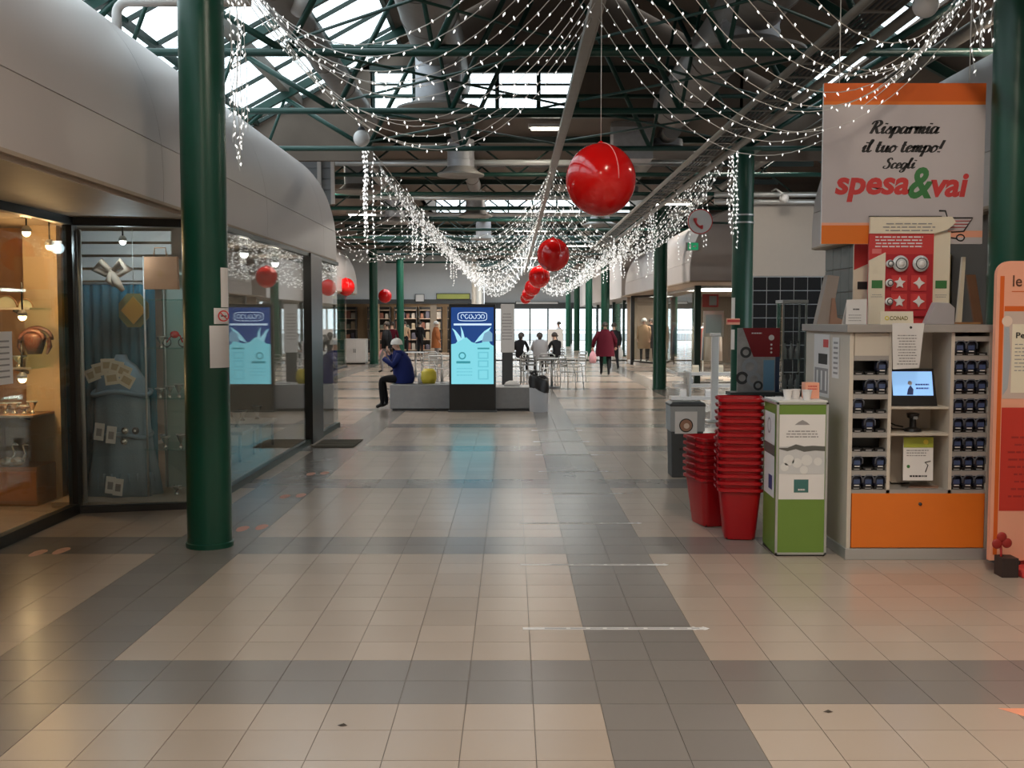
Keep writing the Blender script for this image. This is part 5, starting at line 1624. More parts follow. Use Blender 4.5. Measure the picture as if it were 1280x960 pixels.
poly_on(o0, u, UZ, [(.13, .955), (.24, .955), (.215, .975), (.185, .99), (.155, .975)], M['gink'], t, 'mountain_emblem', .002)
rect_on(o0, u, UZ, .13, .235, .465, .56, mat('teal_print', (.05, .16, .15), .5), t, 'teal_square', .002)
lines_on(o0 + u * .15 + UZ * .475 + Vector((0, -.003, 0)), u, UZ, .07, .02, 1, M['paper'], t, 'printed_lines', .6, 43)
# left side face print
o1 = Vector((bxX0 + .018, bY0 + .44, 0)); u1 = (Vector((bxX0, bY0, 0)) - Vector((bxX0 + .02, bY0 + .45, 0))).normalized()
rect_on(o1, u1, UZ, .03, .40, .415, 1.03, M['paper'], t, 'white_field', .002)
rect_on(o1, u1, UZ, .03, .40, .72, .80, mat('ridge_print', (.12, .12, .11), .5), t, 'ridge_picture', .003)
rect_on(o1, u1, UZ, .2, .33, .465, .57, mat('blue_print', (.03, .06, .2), .5), t, 'blue_square', .003)
disc_on(o1, u1, UZ, .2, .93, .06, M['gink'], t, 'emblem', .003, 16, .045)
# cups and a salmon box on it
for k, (x, y) in enumerate(((2.02, 7.66), (2.09, 7.7), (2.15, 7.62))):
    g = thing('paper_cup', 'white crumpled cup on the collection box, %s' % ['left', 'middle', 'right'][k], 'cup', (x, y, 1.1275), group='cups on the collection box')
    MB().lathe([(0, .0), (.025, 0), (.034, .065), (.038, .068), (.032, .068), (.022, .01), (0, .01)], (x, y, 1.1275), 16).build('cup', M['paper'], g, 'auto')
    MB().lathe([(.036, .066), (.040, .069), (.036, .072)], (x, y, 1.1275), 16).build('rim', M['paper'], g, True)
g = thing('salmon_box', 'salmon coloured carton on the collection box', 'carton', (2.21, 7.75, 1.1275))
bx('carton', M['peach'], g, 2.165, 2.27, 7.72, 7.82, 1.1275, 1.245, bev=.003)
lines_on((2.175, 7.719, 1.19), u, UZ, .085, .04, 2, M['rink'], g, 'printed_lines', .4, 51)

# ================================================================== BASKET STACKS
def basket_mesh_parts():
    t = thing('shopping_basket', 'x', 'basket', (0, 0, 0), group='stacked red baskets', local=True)
    def ring(w, d, z, r=.05, n=4):
        pts = []
        for sx, sy_, a0 in ((1, 1, 0), (-1, 1, 90), (-1, -1, 180), (1, -1, 270)):
            for k in range(n + 1):
                a = R(a0 + 90 * k / n)
                pts.append((sx * (w - r) + r * math.cos(a), sy_ * (d - r) + r * math.sin(a), z))
        return pts
    MB().loft([ring(.115, .15, 0), ring(.12, .155, .02), ring(.158, .20, .395), ring(.165, .207, .40)], caps=False).add(ring(.115, .15, 0.001), [tuple(range(20))]).build('bucket', M['basket'], t, 'auto')
    MB().loft([ring(.165, .207, .375), ring(.175, .217, .38), ring(.175, .217, .402), ring(.160, .202, .404)], caps=False).build('rim', M['basket'], t, 'auto')
    h_ = MB(); h_.tube([(-.178, -.08, .392), (-.185, -.07, .398), (-.185, .07, .398), (-.178, .08, .392)], .009, 8)
    h_.build('handle', mat('dark_red_plastic', (.25, .004, .008), .4), t, True)
    for sx in (-.09, .09):
        w_ = MB(); w_.cyl((sx - .012, -.125, .012), (sx + .012, -.125, .012), .018, n=12)
        w_.build('caster', M['black'], t, 'auto')
    KIDS[t.name] = [c for c in C.objects if c.parent is t]
    return t


bk = basket_mesh_parts()
nthw = ['bottom', 'second', 'third', 'fourth', 'fifth', 'sixth', 'seventh', 'eighth', 'ninth', 'tenth', 'eleventh', 'twelfth', 'thirteenth', 'fourteenth', 'fifteenth', 'sixteenth', 'seventeenth']
firstb = True
for sx, sy_, n, dz, rz, nm in ((1.79, 8.2, 14, .0535, R(-8), 'taller'), (1.665, 8.72, 7, .055, R(14), 'shorter')):
    for k in range(n):
        lab = 'red wheeled basket, %s from the bottom of the %s stack' % (nthw[k] if k else 'lowest', nm)
        if k == 0: lab = 'red wheeled basket at the bottom of the %s stack' % nm
        if k == n - 1: lab = 'red wheeled basket on top of the %s stack' % nm
        loc = (sx + random.uniform(-.004, .004), sy_ + random.uniform(-.004, .004), .006 + dz * k)
        ang = rz + R(random.uniform(-1.5, 1.5))
        if firstb:
            bk.location = loc; bk.rotation_euler = (0, 0, ang); bk['label'] = lab; firstb = False
        else:
            dup(bk, loc, ang, lab)

# ================================================================== GREY BIN with notice
t = thing('waste_bin', 'dark grey recycling bin with light rim and a round picture notice', 'bin', (1.9, 11.45, 0))
MB().loft([[(1.9 + a * w, 11.45 + c * w * .9, z) for a, c in ((-1, -1), (1, -1), (1, 1), (-1, 1))] for w, z in ((.165, 0.0), (.175, .55))]).build('tub', M['darkgrey'], t, bev=.01)
MB().loft([[(1.9 + a * w, 11.45 + c * w * .9, z) for a, c in ((-1, -1), (1, -1), (1, 1), (-1, 1))] for w, z in ((.187, .50), (.19, .78))]).build('liner_bag', mat('grey_bag', (.38, .39, .40), .5, bump=.3), t, bev=.01)
MB().loft([[(1.9 + a * w, 11.45 + c * w * .9, z) for a, c in ((-1, -1), (1, -1), (1, 1), (-1, 1))] for w, z in ((.195, .775), (.195, .80), (.16, .82))]).build('lid', M['darkgrey'], t, bev=.006)
o0 = Vector((1.76, 11.45 - .19 * .9 - .008, .48))
MB().prism([(0, 0), (.24, 0), (.24, .24), (0, .24)], o0, u, UZ, (0, .004, 0)).build('notice', M['paper'], t)
disc_on(o0, u, UZ, .12, .09, .065, mat('brown_print', (.4, .2, .13), .5), t, 'round_picture', .002)
disc_on(o0, u, UZ, .12, .09, .075, M['ink'], t, 'picture_ring', .0025, 24, .064)
disc_on(o0, u, UZ, .125, .085, .03, mat('pale_skin_print', (.8, .62, .52), .5), t, 'hand_picture', .003)
lines_on(Vector((1.80, 11.45 - .16, .29)), u, UZ, .18, .03, 1, M['ink'], t, 'printed_words', .8, 61)

# white post, promo boards and glass case behind the baskets
t = thing('barrier_post', 'slim white upright post with dark cap in front of the clothes shop', 'post', (3.39, 17.5, 0))
bx('post', M['white'], t, 3.33, 3.45, 17.46, 17.54, .03, 1.44, bev=.01)
bx('cap', M['paper'], t, 3.31, 3.47, 17.44, 17.56, 1.44, 1.49, bev=.01)
bx('foot', M['alu'], t, 3.25, 3.53, 17.35, 17.65, 0, .03, bev=.005)
PY = 13.0
pp = lambda px, py: at(px, py, PY)
t = thing('promo_board', 'promotion board with a dark red wedge over grey cookware photos', 'promotion board', (pp(947, 490).x, PY, .8))
A, Bp = pp(921, 490), pp(975, 410)
MB().box(A.x, Bp.x, PY, PY + .02, A.z, Bp.z).build('board', mat('grey_photo_print', (.42, .40, .40), .5, noise=.6, nscale=7), t)
o0 = Vector((A.x, PY - .001, A.z)); k_ = PY / F_PX
w, h = Bp.x - A.x, Bp.z - A.z
poly_on(o0, u, UZ, [(w * .12, h), (w, h), (w, h * .55), (w * .38, h * .55)], mat('dark_red_print', (.25, .012, .02), .5), t, 'red_wedge', .002)
rect_on(o0, u, UZ, w * .62, w * .88, 0.02, h * .5, mat('sky_blue_print', (.2, .4, .6), .5), t, 'blue_print', .003)
rect_on(o0, u, UZ, w * .9, w, 0.0, h * .55, mat('navy_print', (.04, .06, .12), .5), t, 'navy_strip', .003)
for q, (fa, fb, rr) in enumerate(((.2, .62, .07), (.3, .4, .1), (.12, .22, .08), (.4, .2, .09), (.5, .1, .06))):
    disc_on(o0, u, UZ, w * fa, h * fb, rr, (M['darkgrey'], M['lgrey'])[q % 2], t, 'pan_picture', .0025 + .0003 * q, 18, rr * .55)
disc_on(o0, u, UZ, w * .8, h * .85, .035, M['paper'], t, 'white_seal', .004)
for q in range(3):
    disc_on(o0, u, UZ, w * .8, h * (.74 - .06 * q), .014, M['paper'], t, 'white_dot', .004, 10)
lines_on(o0 + u * w * .3 + UZ * h * .9 + Vector((0, -.002, 0)), u, UZ, w * .3, .03, 1, M['paper'], t, 'printed_words', .5, 71)
for xx in (A.x + .05, Bp.x - .07):
    bx('leg', M['darkgrey'], t, xx, xx + .03, PY + .02, PY + .05, 0, A.z + .3)
bx('ledge', M['darkgrey'], t, A.x - .1, Bp.x + .35, PY - .1, PY + .2, A.z - .04, A.z)
t = thing('glass_case', 'narrow clear display case with shelves behind the collection box', 'display case', (pp(990, 490).x, 13.3, .8))
gx0, gx1 = at(976, 400, 13.3).x, at(1006, 400, 13.3).x
gz0, gz1 = .80, at(640, 376, 13.3).z
for xx in (gx0, gx1 - .02):
    for yy in (13.2, 13.5):
        bx('post', M['alu'], t, xx, xx + .02, yy, yy + .02, 0, gz1)
bx('pane', M['acryl'], t, gx0, gx1, 13.195, 13.2, gz0, gz1)
bx('pane', M['acryl'], t, gx0, gx0 + .004, 13.2, 13.5, gz0, gz1)
for z in (gz0, gz0 + .4, gz0 + .78):
    bx('shelf', M['shelfglass'], t, gx0, gx1, 13.2, 13.52, z, z + .012)
bx('top', M['alu'], t, gx0 - .01, gx1 + .01, 13.18, 13.54, gz1 - .03, gz1 + .01, bev=.004)
bx('plinth', M['plastic'], t, gx0, gx1, 13.2, 13.52, 0, gz0 - .01)
for k in range(6):
    x = gx0 + .07 + .08 * (k % 3); z = gz0 + .0125 + .4 * (k // 3)
    g = thing('glass_flask', 'small grey glass flask in the clear display case, %s shelf, %s' % (['lower', 'upper'][k // 3], ['left', 'middle', 'right'][k % 3]), 'flask', (x, 13.35, z), group='flasks in the display case')
    MB().lathe([(0, 0), (.028, 0), (.032, .05), (.03, .12), (.012, .16), (.012, .2), (.016, .205), (0, .205)], (x, 13.35, z), 14).build('flask_body', M['plastic'], g, 'auto')
    MB().lathe([(.014, .2), (.018, .2), (.018, .225), (0, .225)], (x, 13.35, z), 12).build('stopper', M['darkgrey'], g, 'auto')

# ================================================================== NOTICES ON THE LEFT COLUMN
def on_col(cx_, cy_, r, px0, px1, py0, py1, Y):
    """column-hugging sheet: returns builder spanning the angles seen between two pixel columns."""
    a0 = math.acos(max(-1, min(1, (at(px0, 400, Y).x - cx_) / r)))
    a1 = math.acos(max(-1, min(1, (at(px1, 400, Y).x - cx_) / r)))
    z0, z1 = at(640, py1, Y).z, at(640, py0, Y).z
    b = MB(); n = 8
    for z in (z0, z1):
        b.v += [(cx_ + (r + .003) * math.cos(-(a0 + (a1 - a0) * k / n)), cy_ + (r + .003) * math.sin(-(a0 + (a1 - a0) * k / n)), z) for k in range(n + 1)]
    b.f = [(k, k + 1, n + 2 + k, n + 1 + k) for k in range(n)]; b.m = [0] * n
    return b


def stick(name, label, cat, b, m):
    t = thing(name, label, cat, b.v[4])
    b.build('sheet', m, t, True)
    return t


t = stick('notice_sheet', 'blank looking white notice sheet on the left green column', 'notice', on_col(-2.29, 7.86, .165, 262, 287, 407, 460, 7.72), M['paper'])
t = stick('warning_sticker', 'no smoking sticker on the left green column', 'sticker', on_col(-2.29, 7.86, .165, 267, 287, 385, 405, 7.72), M['paper'])
pp2 = lambda px, py: at(px, py, 7.712)
cN = pp2(277, 395)
nu_ = Vector((.86, .51, 0)).normalized()
disc_on((cN.x + .003, cN.y + .03, cN.z), nu_, UZ, 0, 0, .042, M['rink'], t, 'red_ring', .012, 20, .032)
MB().bar((cN.x - .02 + .013, cN.y + .0, cN.z + .022), (cN.x + .02 + .013, cN.y + .025, cN.z - .022), .004, .008).build('red_bar', M['rink'], t)
MB().bar((cN.x - .018 + .013, cN.y + .003, cN.z), (cN.x + .018 + .013, cN.y + .024, cN.z), .003, .008).build('cigarette', M['ink'], t)
t = stick('sign_strip', 'narrow vertical white strip on the left green column', 'sign', on_col(-2.29, 7.86, .165, 274, 286, 334, 384, 7.72), M['paper'])
# column 2 strips
t = stick('sign_strip', 'tall white strip on the green column behind the baskets', 'sign', on_col(3.69, 16.87, .165, 914, 919, 372, 400, 16.75), M['paper'])
t = stick('sign_strip', 'lower white strip on the green column behind the baskets', 'sign', on_col(3.69, 16.87, .165, 914, 919, 412, 437, 16.75), M['paper'])
c = at(916, 402, 16.68)
t = thing('alarm_box', 'small red and white box on the green column behind the baskets', 'alarm box', tuple(c))
bx('case', M['peach'], t, c.x - .1, c.x + .1, c.y - .06, c.y + .02, c.z - .05, c.z + .05, bev=.008)
bx('red_band', M['rink'], t, c.x - .1, c.x + .1, c.y - .063, c.y - .06, c.z - .01, c.z + .03)
# telephone sign
c = at(875, 277, 16.85)
t = thing('telephone_sign', 'round white sign with a red telephone handset on a bracket arm', 'sign', tuple(c))
MB().cyl((c.x, c.y - .02, c.z), (c.x, c.y + .02, c.z), .20, n=32).build('disc', M['white'], t, 'auto')
disc_on((c.x, c.y - .021, c.z), UX, UZ, 0, 0, .2, M['rink'], t, 'red_rim', .001, 32, .185)
MB().tube([(c.x + .11 * math.cos(a) + .03, c.y - .025, c.z + .13 * math.sin(a) + .04) for a in [R(175 + 100 * k / 8) for k in range(9)]], [.03, .028, .018, .016, .016, .016, .018, .03, .034], 8).build('handset', M['rink'], t, True)
MB().cyl((c.x + .2, c.y, c.z - .02), (3.55, 16.87, c.z - .02), .018, n=8).build('arm', M['dgreen'], t, True)
for dz in (-.02, .1):
    MB().lathe([(.165, -.012), (.178, -.012), (.178, .012), (.165, .012)], (3.69, 16.87, c.z + dz), 24).build('clamp', M['alu'], t, 'auto')
# exit sign
c = at(866, 308, 25.3)
t = thing('exit_sign', 'small green emergency exit sign on the white fascia', 'exit sign', tuple(c))
bx('case', M['plastic'], t, c.x - .16, c.x + .14, c.y, c.y + .1, c.z - .1, c.z + .1, bev=.01)
bx('face', M['exitg'], t, c.x - .12, c.x + .13, c.y - .004, c.y, c.z - .085, c.z + .085)
MB().prism([(0, -.015), (.05, -.015), (.05, -.04), (.09, 0), (.05, .04), (.05, .015), (0, .015)], (c.x, c.y - .006, c.z), UX, UZ, (0, .002, 0)).build('arrow', M['paper'], t)
bx('door_pictogram', M['paper'], t, c.x - .09, c.x - .04, c.y - .006, c.y - .004, c.z - .05, c.z + .05)

# ================================================================== VIDEO TOTEM
TY = 19.4
t = thing('video_totem', 'black video totem with a bright blue milk advert', 'video totem', (-.73, TY + .08, 0))
tx0, tx1, tz1 = -1.165, -.30, 2.0
bx('case', M['black'], t, tx0, tx1, TY, TY + .16, 0, tz1, bev=.012)
bx('base', M['darkgrey'], t, tx0 - .02, tx1 + .02, TY - .05, TY + .21, 0, .03, bev=.005)
o0 = Vector((tx0 + .04, TY - .002, .52)); w, h = tx1 - tx0 - .08, 1.42
eb = lambda n, c, s: mat(n, tuple(v * .3 for v in c), .25, emit=s, ecol=c)
scr = bx('screen', eb('screen_blue', (.012, .06, .25), .8), t, tx0 + .04, tx1 - .04, TY - .002, TY, .52, 1.94)
milk = [(0, 0), (w, 0), (w, h * .50), (w * .93, h * .52), (w * .85, h * .60), (w * .72, h * .54), (w * .6, h * .53), (w * .48, h * .55), (w * .36, h * .61), (w * .27, h * .60), (w * .15, h * .56), (w * .1, h * .53), (0, h * .52)]
poly_on(o0, UX, UZ, milk, eb('screen_cyan', (.22, .66, .76), .95), scr, 'milk', .001)
for pts in ([(.15, .55), (.07, .68), (.02, .73), (.10, .70), (.2, .63), (.26, .58)], [(.24, .58), (.24, .68), (.22, .76), (.28, .69), (.32, .60)], [(.55, .54), (.66, .62), (.78, .69), (.95, .75), (.86, .67), (.76, .58)]):
    poly_on(o0, UX, UZ, [(w * a, h * c) for a, c in pts], eb('screen_cyan_pale', (.35, .72, .85), 1.0), scr, 'splash', .0012)
poly_on(o0, UX, UZ, [(w * a, h * c) for a, c in ((.72, .55), (.78, .66), (.9, .70), (.97, .66), (.97, .56))], eb('screen_grey_blue', (.22, .42, .58), .8), scr, 'cow_picture', .0014)
rect_on(o0, UX, UZ, w * .06, w * .95, h * .765, h * .79, eb('screen_white', (.62, .78, .95), 1.0), scr, 'white_rule', .001)
b = MB()
for k in range(6):
    x = w * (.27 + .095 * k)
    b.tube([o0 + UX * (x + .03 * math.cos(a)) + UZ * (h * .88 + .04 * math.sin(a)) + Vector((0, -.002, 0)) for a in [2 * math.pi * q / 10 + k for q in range(8 + k % 3)]], .006, 5)
b.build('white_logo', MATS['screen_white'], scr)
b = MB()
ov = [(.5 + .34 * math.copysign(abs(math.cos(a)) ** .4, math.cos(a)), .88 + .055 * math.copysign(abs(math.sin(a)) ** .4, math.sin(a))) for a in [2 * math.pi * q / 40 for q in range(41)]]
b.tube([o0 + UX * w * p_[0] + UZ * h * p_[1] + Vector((0, -.002, 0)) for p_ in ov], .006, 5)
b.build('logo_outline', MATS['screen_white'], scr)
teal = eb('screen_teal', (.06, .42, .5), .6)
disc_on(o0, UX, UZ, w * .26, h * .37, .07, teal, scr, 'advert_badge', .002, 20, .045)
rect_on(o0, UX, UZ, w * .12, w * .45, h * .27, h * .30, teal, scr, 'advert_words', .002)
lines_on(o0 + UX * w * .1 + UZ * h * .1 + Vector((0, -.001, 0)), UX, UZ, w * .42, h * .13, 3, eb('screen_mid', (.16, .62, .74), .8), scr, 'advert_lines', .3, 81)
rect_on(o0, UX, UZ, w * .62, w * .9, h * .455, h * .475, teal, scr, 'advert_words', .002)
for k, (za, zb) in enumerate(((.33, .42), (.22, .31), (.06, .19))):
    rect_on(o0, UX, UZ, w * .63, w * .88, h * za, h * zb, eb('screen_mid', (.16, .62, .74), .8), scr, 'advert_picture', .002)
    rect_on(o0, UX, UZ, w * .66, w * .85, h * (za + .015), h * (zb - .015), MATS['screen_cyan'], scr, 'advert_picture', .003)

# ================================================================== BENCH, TRASH BIN
t = thing('stone_bench', 'long low grey block bench behind the video totem', 'bench', (-.98, 20.1, 0))
bx('seat_block', M['bench'], t, -2.31, -.35, 19.72, 20.5, .03, .49, bev=.015)
bx('seat_block', M['bench'], t, -.345, .36, 19.72, 20.5, .03, .44, bev=.015)
bx('kick_base', M['darkgrey'], t, -2.26, .32, 19.76, 20.46, 0, .03)
t = thing('trash_can', 'light grey round trash can with a black bag over its rim', 'trash can', (.50, 19.5, 0))
MB().lathe([(0, 0), (.165, 0), (.172, .02), (.178, .46), (.172, .46), (0, .40)], (.5, 19.5, 0), 28).build('can', mat('light_grey_plastic', (.52, .53, .56), .4), t, 'auto')
rings = []
for r, z in ((.182, .40), (.188, .48), (.19, .57), (.185, .63), (.15, .66), (.12, .62)):
    rings.append([(.5 + r * (1 + .04 * math.sin(5 * a + z * 20)) * math.cos(a), 19.5 + r * (1 + .04 * math.sin(5 * a + z * 20)) * math.sin(a), z + .03 * math.sin(2 * a) - .03 * math.cos(a)) for a in [2 * math.pi * k / 28 for k in range(28)]])
MB().loft(rings, caps=False).build('bag', M['binbag'], t, True)
MB().tube([(.4, 19.45, .63), (.36, 19.45, .72), (.43, 19.45, .76), (.47, 19.45, .68)], [.03, .045, .04, .02], 8).build('bag_knot', M['binbag'], t, True)
t = thing('shopping_bag', 'yellow and white shopping bag on the bench beside the seated person', 'bag', (-1.6, 20.1, .49))
MB().loft([[(-1.6 + a * w, 20.1 + c * d, .491 + z) for a, c in ((-1, -1), (0, -1.15), (1, -1), (1.1, 0), (1, 1), (0, 1.1), (-1, 1), (-1.1, 0))] for w, d, z in ((.11, .08, 0), (.14, .1, .1), (.13, .09, .22), (.09, .03, .28))]).build('sack', M['yellow'], t, True)
MB().loft([[(-1.73 + a * w, 20.08 + c * .06, .491 + z) for a, c in ((-1, -1), (1, -1), (1, 1), (-1, 1))] for w, z in ((.07, 0), (.08, .12), (.05, .2))]).build('white_sack', M['paper'], t, True)
t = tag(MB().prism([(0, 0), (.28, .03), (.26, .2), (.02, .17)], (-1.38, 20.0, .4905), (1, 0, 0), (0, 1, 0), (0, 0, .02)).build('magazine', M['paper']), 'white folded paper lying on the bench left of the totem', 'paper')
t = tag(MB().loft([[(.0 + a * w, 20.2 + c * .12, .441 + z) for a, c in ((-1, -1), (1, -1), (1, 1), (-1, 1))] for w, z in ((.16, 0), (.12, .06), (.05, .09))]).build('plastic_bag', M['paper'], None, True), 'crumpled white bag on the bench right of the totem', 'bag')

# ================================================================== CAFE CHAIRS AND TABLES
def chair_proto():
    t = thing('metal_chair', 'x', 'chair', (0, 0, 0), group='cafe chairs', local=True)
    m = M['alu']
    for s in (-1, 1):
        MB().tube([(s * .21, .2, 0), (s * .2, .19, .43), (s * .2, .21, .6), (s * .2, .25, .80)], .012, 8).build('leg', m, t, True)
        MB().tube([(s * .22, -.24, 0), (s * .2, -.2, .43)], .012, 8).build('leg', m, t, True)
        MB().tube([(s * .2, .2, .62), (s * .24, .05, .65), (s * .24, -.15, .64), (s * .2, -.2, .43)], .011, 8).build('armrest', m, t, True)
    MB().box(-.2, .2, -.22, .2, .43, .45).build('seat', mat('seat_slats', (.35, .34, .33), .5), t, bev=.01)
    MB().tube([(-.2, .25, .78), (-.15, .26, .83), (.15, .26, .83), (.2, .25, .78)], .012, 8).build('top_rail', m, t, True)
    for z in (.58, .66, .74):
        MB().box(-.19, .19, .215 + (z - .58) * .2, .23 + (z - .58) * .2, z - .022, z + .022).build('back_slat', MATS['seat_slats'], t)
    KIDS[t.name] = [c for c in C.objects if c.parent is t]
    return t


ch = chair_proto()
spots = [(.45, 26.2, 10, 'just behind the trash can'), (.95, 27.4, 170, 'right behind the trash can, back turned'), (1.45, 25.6, 60, 'at the right edge of the cafe seating'), (.1, 28.6, -80, 'between totem and seated group'), (1.75, 28.8, -60, 'outer right beside the walkway'),
         (-1.9, 27.4, 30, 'left of the totem near the bench'), (-2.3, 29.2, 190, 'left of the totem in the second row'), (-1.5, 30.2, 100, 'left of the totem nearest to it'), (.9, 33.6, 0, 'under the person in the grey jacket'), (.25, 33.9, 20, 'under the dark-haired person'), (1.45, 33.8, -15, 'under the person at the right of the group')]
for k, (x, y, a, lab) in enumerate(spots):
    lab = 'metal cafe armchair ' + lab
    if k == 0:
        ch.location = (x, y, 0); ch.rotation_euler = (0, 0, R(a)); ch['label'] = lab
    else:
        dup(ch, (x, y, 0), R(a), lab)
tb = thing('cafe_table', 'x', 'table', (0, 0, 0), group='cafe tables', local=True)
MB().lathe([(0, .72), (.36, .72), (.37, .73), (.36, .745), (0, .745)], n=28).build('tabletop', M['plastic'], tb, 'auto')
MB().cyl((0, 0, .02), (0, 0, .72), .03, n=12).build('stem', M['alu'], tb, True)
MB().lathe([(0, 0), (.24, 0), (.23, .02), (.04, .04), (0, .04)], n=24).build('base', M['darkgrey'], tb, 'auto')
KIDS[tb.name] = [c for c in C.objects if c.parent is tb]
for k, (x, y, lab) in enumerate(((1.0, 26.4, 'in front of the seated group'), (.8, 34.6, 'of the seated group'), (-1.9, 28.3, 'left of the totem'), (-2.9, 31.5, 'farther left of the totem'))):
    lab = 'round grey cafe table ' + lab
    if k == 0: tb.location = (x, y, 0); tb['label'] = lab
    else: dup(tb, (x, y, 0), 0, lab)
# white tall stand right of the totem, with a dark side
t = thing('info_stand', 'white narrow notice stand just right of the totem', 'stand', (-.1, 26, 0))
bx('panel', M['white'], t, -.28, .06, 26.0, 26.06, .9, 2.1, bev=.01)
bx('post', M['darkgrey'], t, -.25, .02, 26.01, 26.05, .03, .9)
bx('foot', M['darkgrey'], t, -.3, .08, 25.85, 26.2, 0, .03)
lines_on((-.25, 25.999, 1.2), UX, UZ, .26, .7, 9, M['gink'], t, 'printed_lines', .3, 91)
t = thing('info_stand', 'white menu board on legs behind the cafe chairs', 'stand', (1.75, 41, 0))
bx('panel', M['paper'], t, 1.4, 2.0, 41, 41.04, .6, 1.35, bev=.01)
poly_on((1.4, 40.998, .6), UX, UZ, [(.15, .2), (.45, .2), (.35, .42), (.42, .5), (.3, .55), (.2, .4)], M['darkgrey'], t, 'printed_figure', .001)
for xx in (1.42, 1.95):
    bx('leg', M['darkgrey'], t, xx, xx + .03, 41.0, 41.04, 0, .6)
bx('foot_bar', M['darkgrey'], t, 1.4, 2.0, 40.9, 41.14, 0, .03)
# white cabinet far left
t = thing('white_cabinet', 'white two-door cabinet standing in the far left hall', 'cabinet', (-6.05, 40.6, 0))
bx('body', M['white'], t, -6.45, -5.62, 40.3, 40.9, .06, .98, bev=.01)
for k in range(2):
    d_ = bx('door', M['paper'], t, -6.43 + .41 * k, -6.04 + .4 * k, 40.28, 40.3, .1, .94, bev=.006)
    MB().cyl((-6.08 + .06 * k, 40.26, .45), (-6.08 + .06 * k, 40.26, .6), .012, n=8).build('handle', M['darkgrey'], d_, True)
bx('plinth', M['black'], t, -6.4, -5.66, 40.34, 40.86, 0, .06)
MB().lathe([(.0, .1), (.14, .1), (.14, .4), (0, .4)], (-6.3, 40.2, 0), 16).build('dark_hatch', M['black'], t, 'auto') if False else None
# ================================================================== PEOPLE
STAND = dict(pelvis=(0, 0, .92, .125), waist=(0, 0, 1.05, .115), chest=(0, 0, 1.24, .13), nbase=(0, 0, 1.37, .075), neck=(0, .012, 1.43, .05), head=(0, .025, 1.525, .085), crown=(0, .005, 1.605, .062), nose=(0, .115, 1.515, .012),
             shL=(-.165, 0, 1.335, .062), elL=(-.215, -.03, 1.08, .047), wrL=(-.215, .05, .87, .03), paL=(-.21, .075, .80, .028),
             shR=(.165, 0, 1.335, .062), elR=(.215, -.03, 1.08, .047), wrR=(.215, .05, .87, .03), paR=(.21, .075, .80, .028),
             hiL=(-.09, 0, .86, .092), knL=(-.10, .03, .48, .062), anL=(-.10, 0, .09, .042), toL=(-.11, .14, .04, .035),
             hiR=(.09, 0, .86, .092), knR=(.10, .03, .48, .062), anR=(.10, 0, .09, .042), toR=(.11, .14, .04, .035))
BONES = [('pelvis', 'waist', 'top'), ('waist', 'chest', 'top'), ('chest', 'nbase', 'top'), ('nbase', 'neck', 'skin'), ('neck', 'head', 'skin'), ('head', 'crown', 'skin'), ('head', 'nose', 'skin'),
         ('chest', 'shL', 'top'), ('shL', 'elL', 'top'), ('elL', 'wrL', 'top'), ('wrL', 'paL', 'skin'), ('chest', 'shR', 'top'), ('shR', 'elR', 'top'), ('elR', 'wrR', 'top'), ('wrR', 'paR', 'skin'),
         ('pelvis', 'hiL', 'leg'), ('hiL', 'knL', 'leg'), ('knL', 'anL', 'leg'), ('anL', 'toL', 'shoe'), ('pelvis', 'hiR', 'leg'), ('hiR', 'knR', 'leg'), ('knR', 'anR', 'leg'), ('anR', 'toR', 'shoe')]


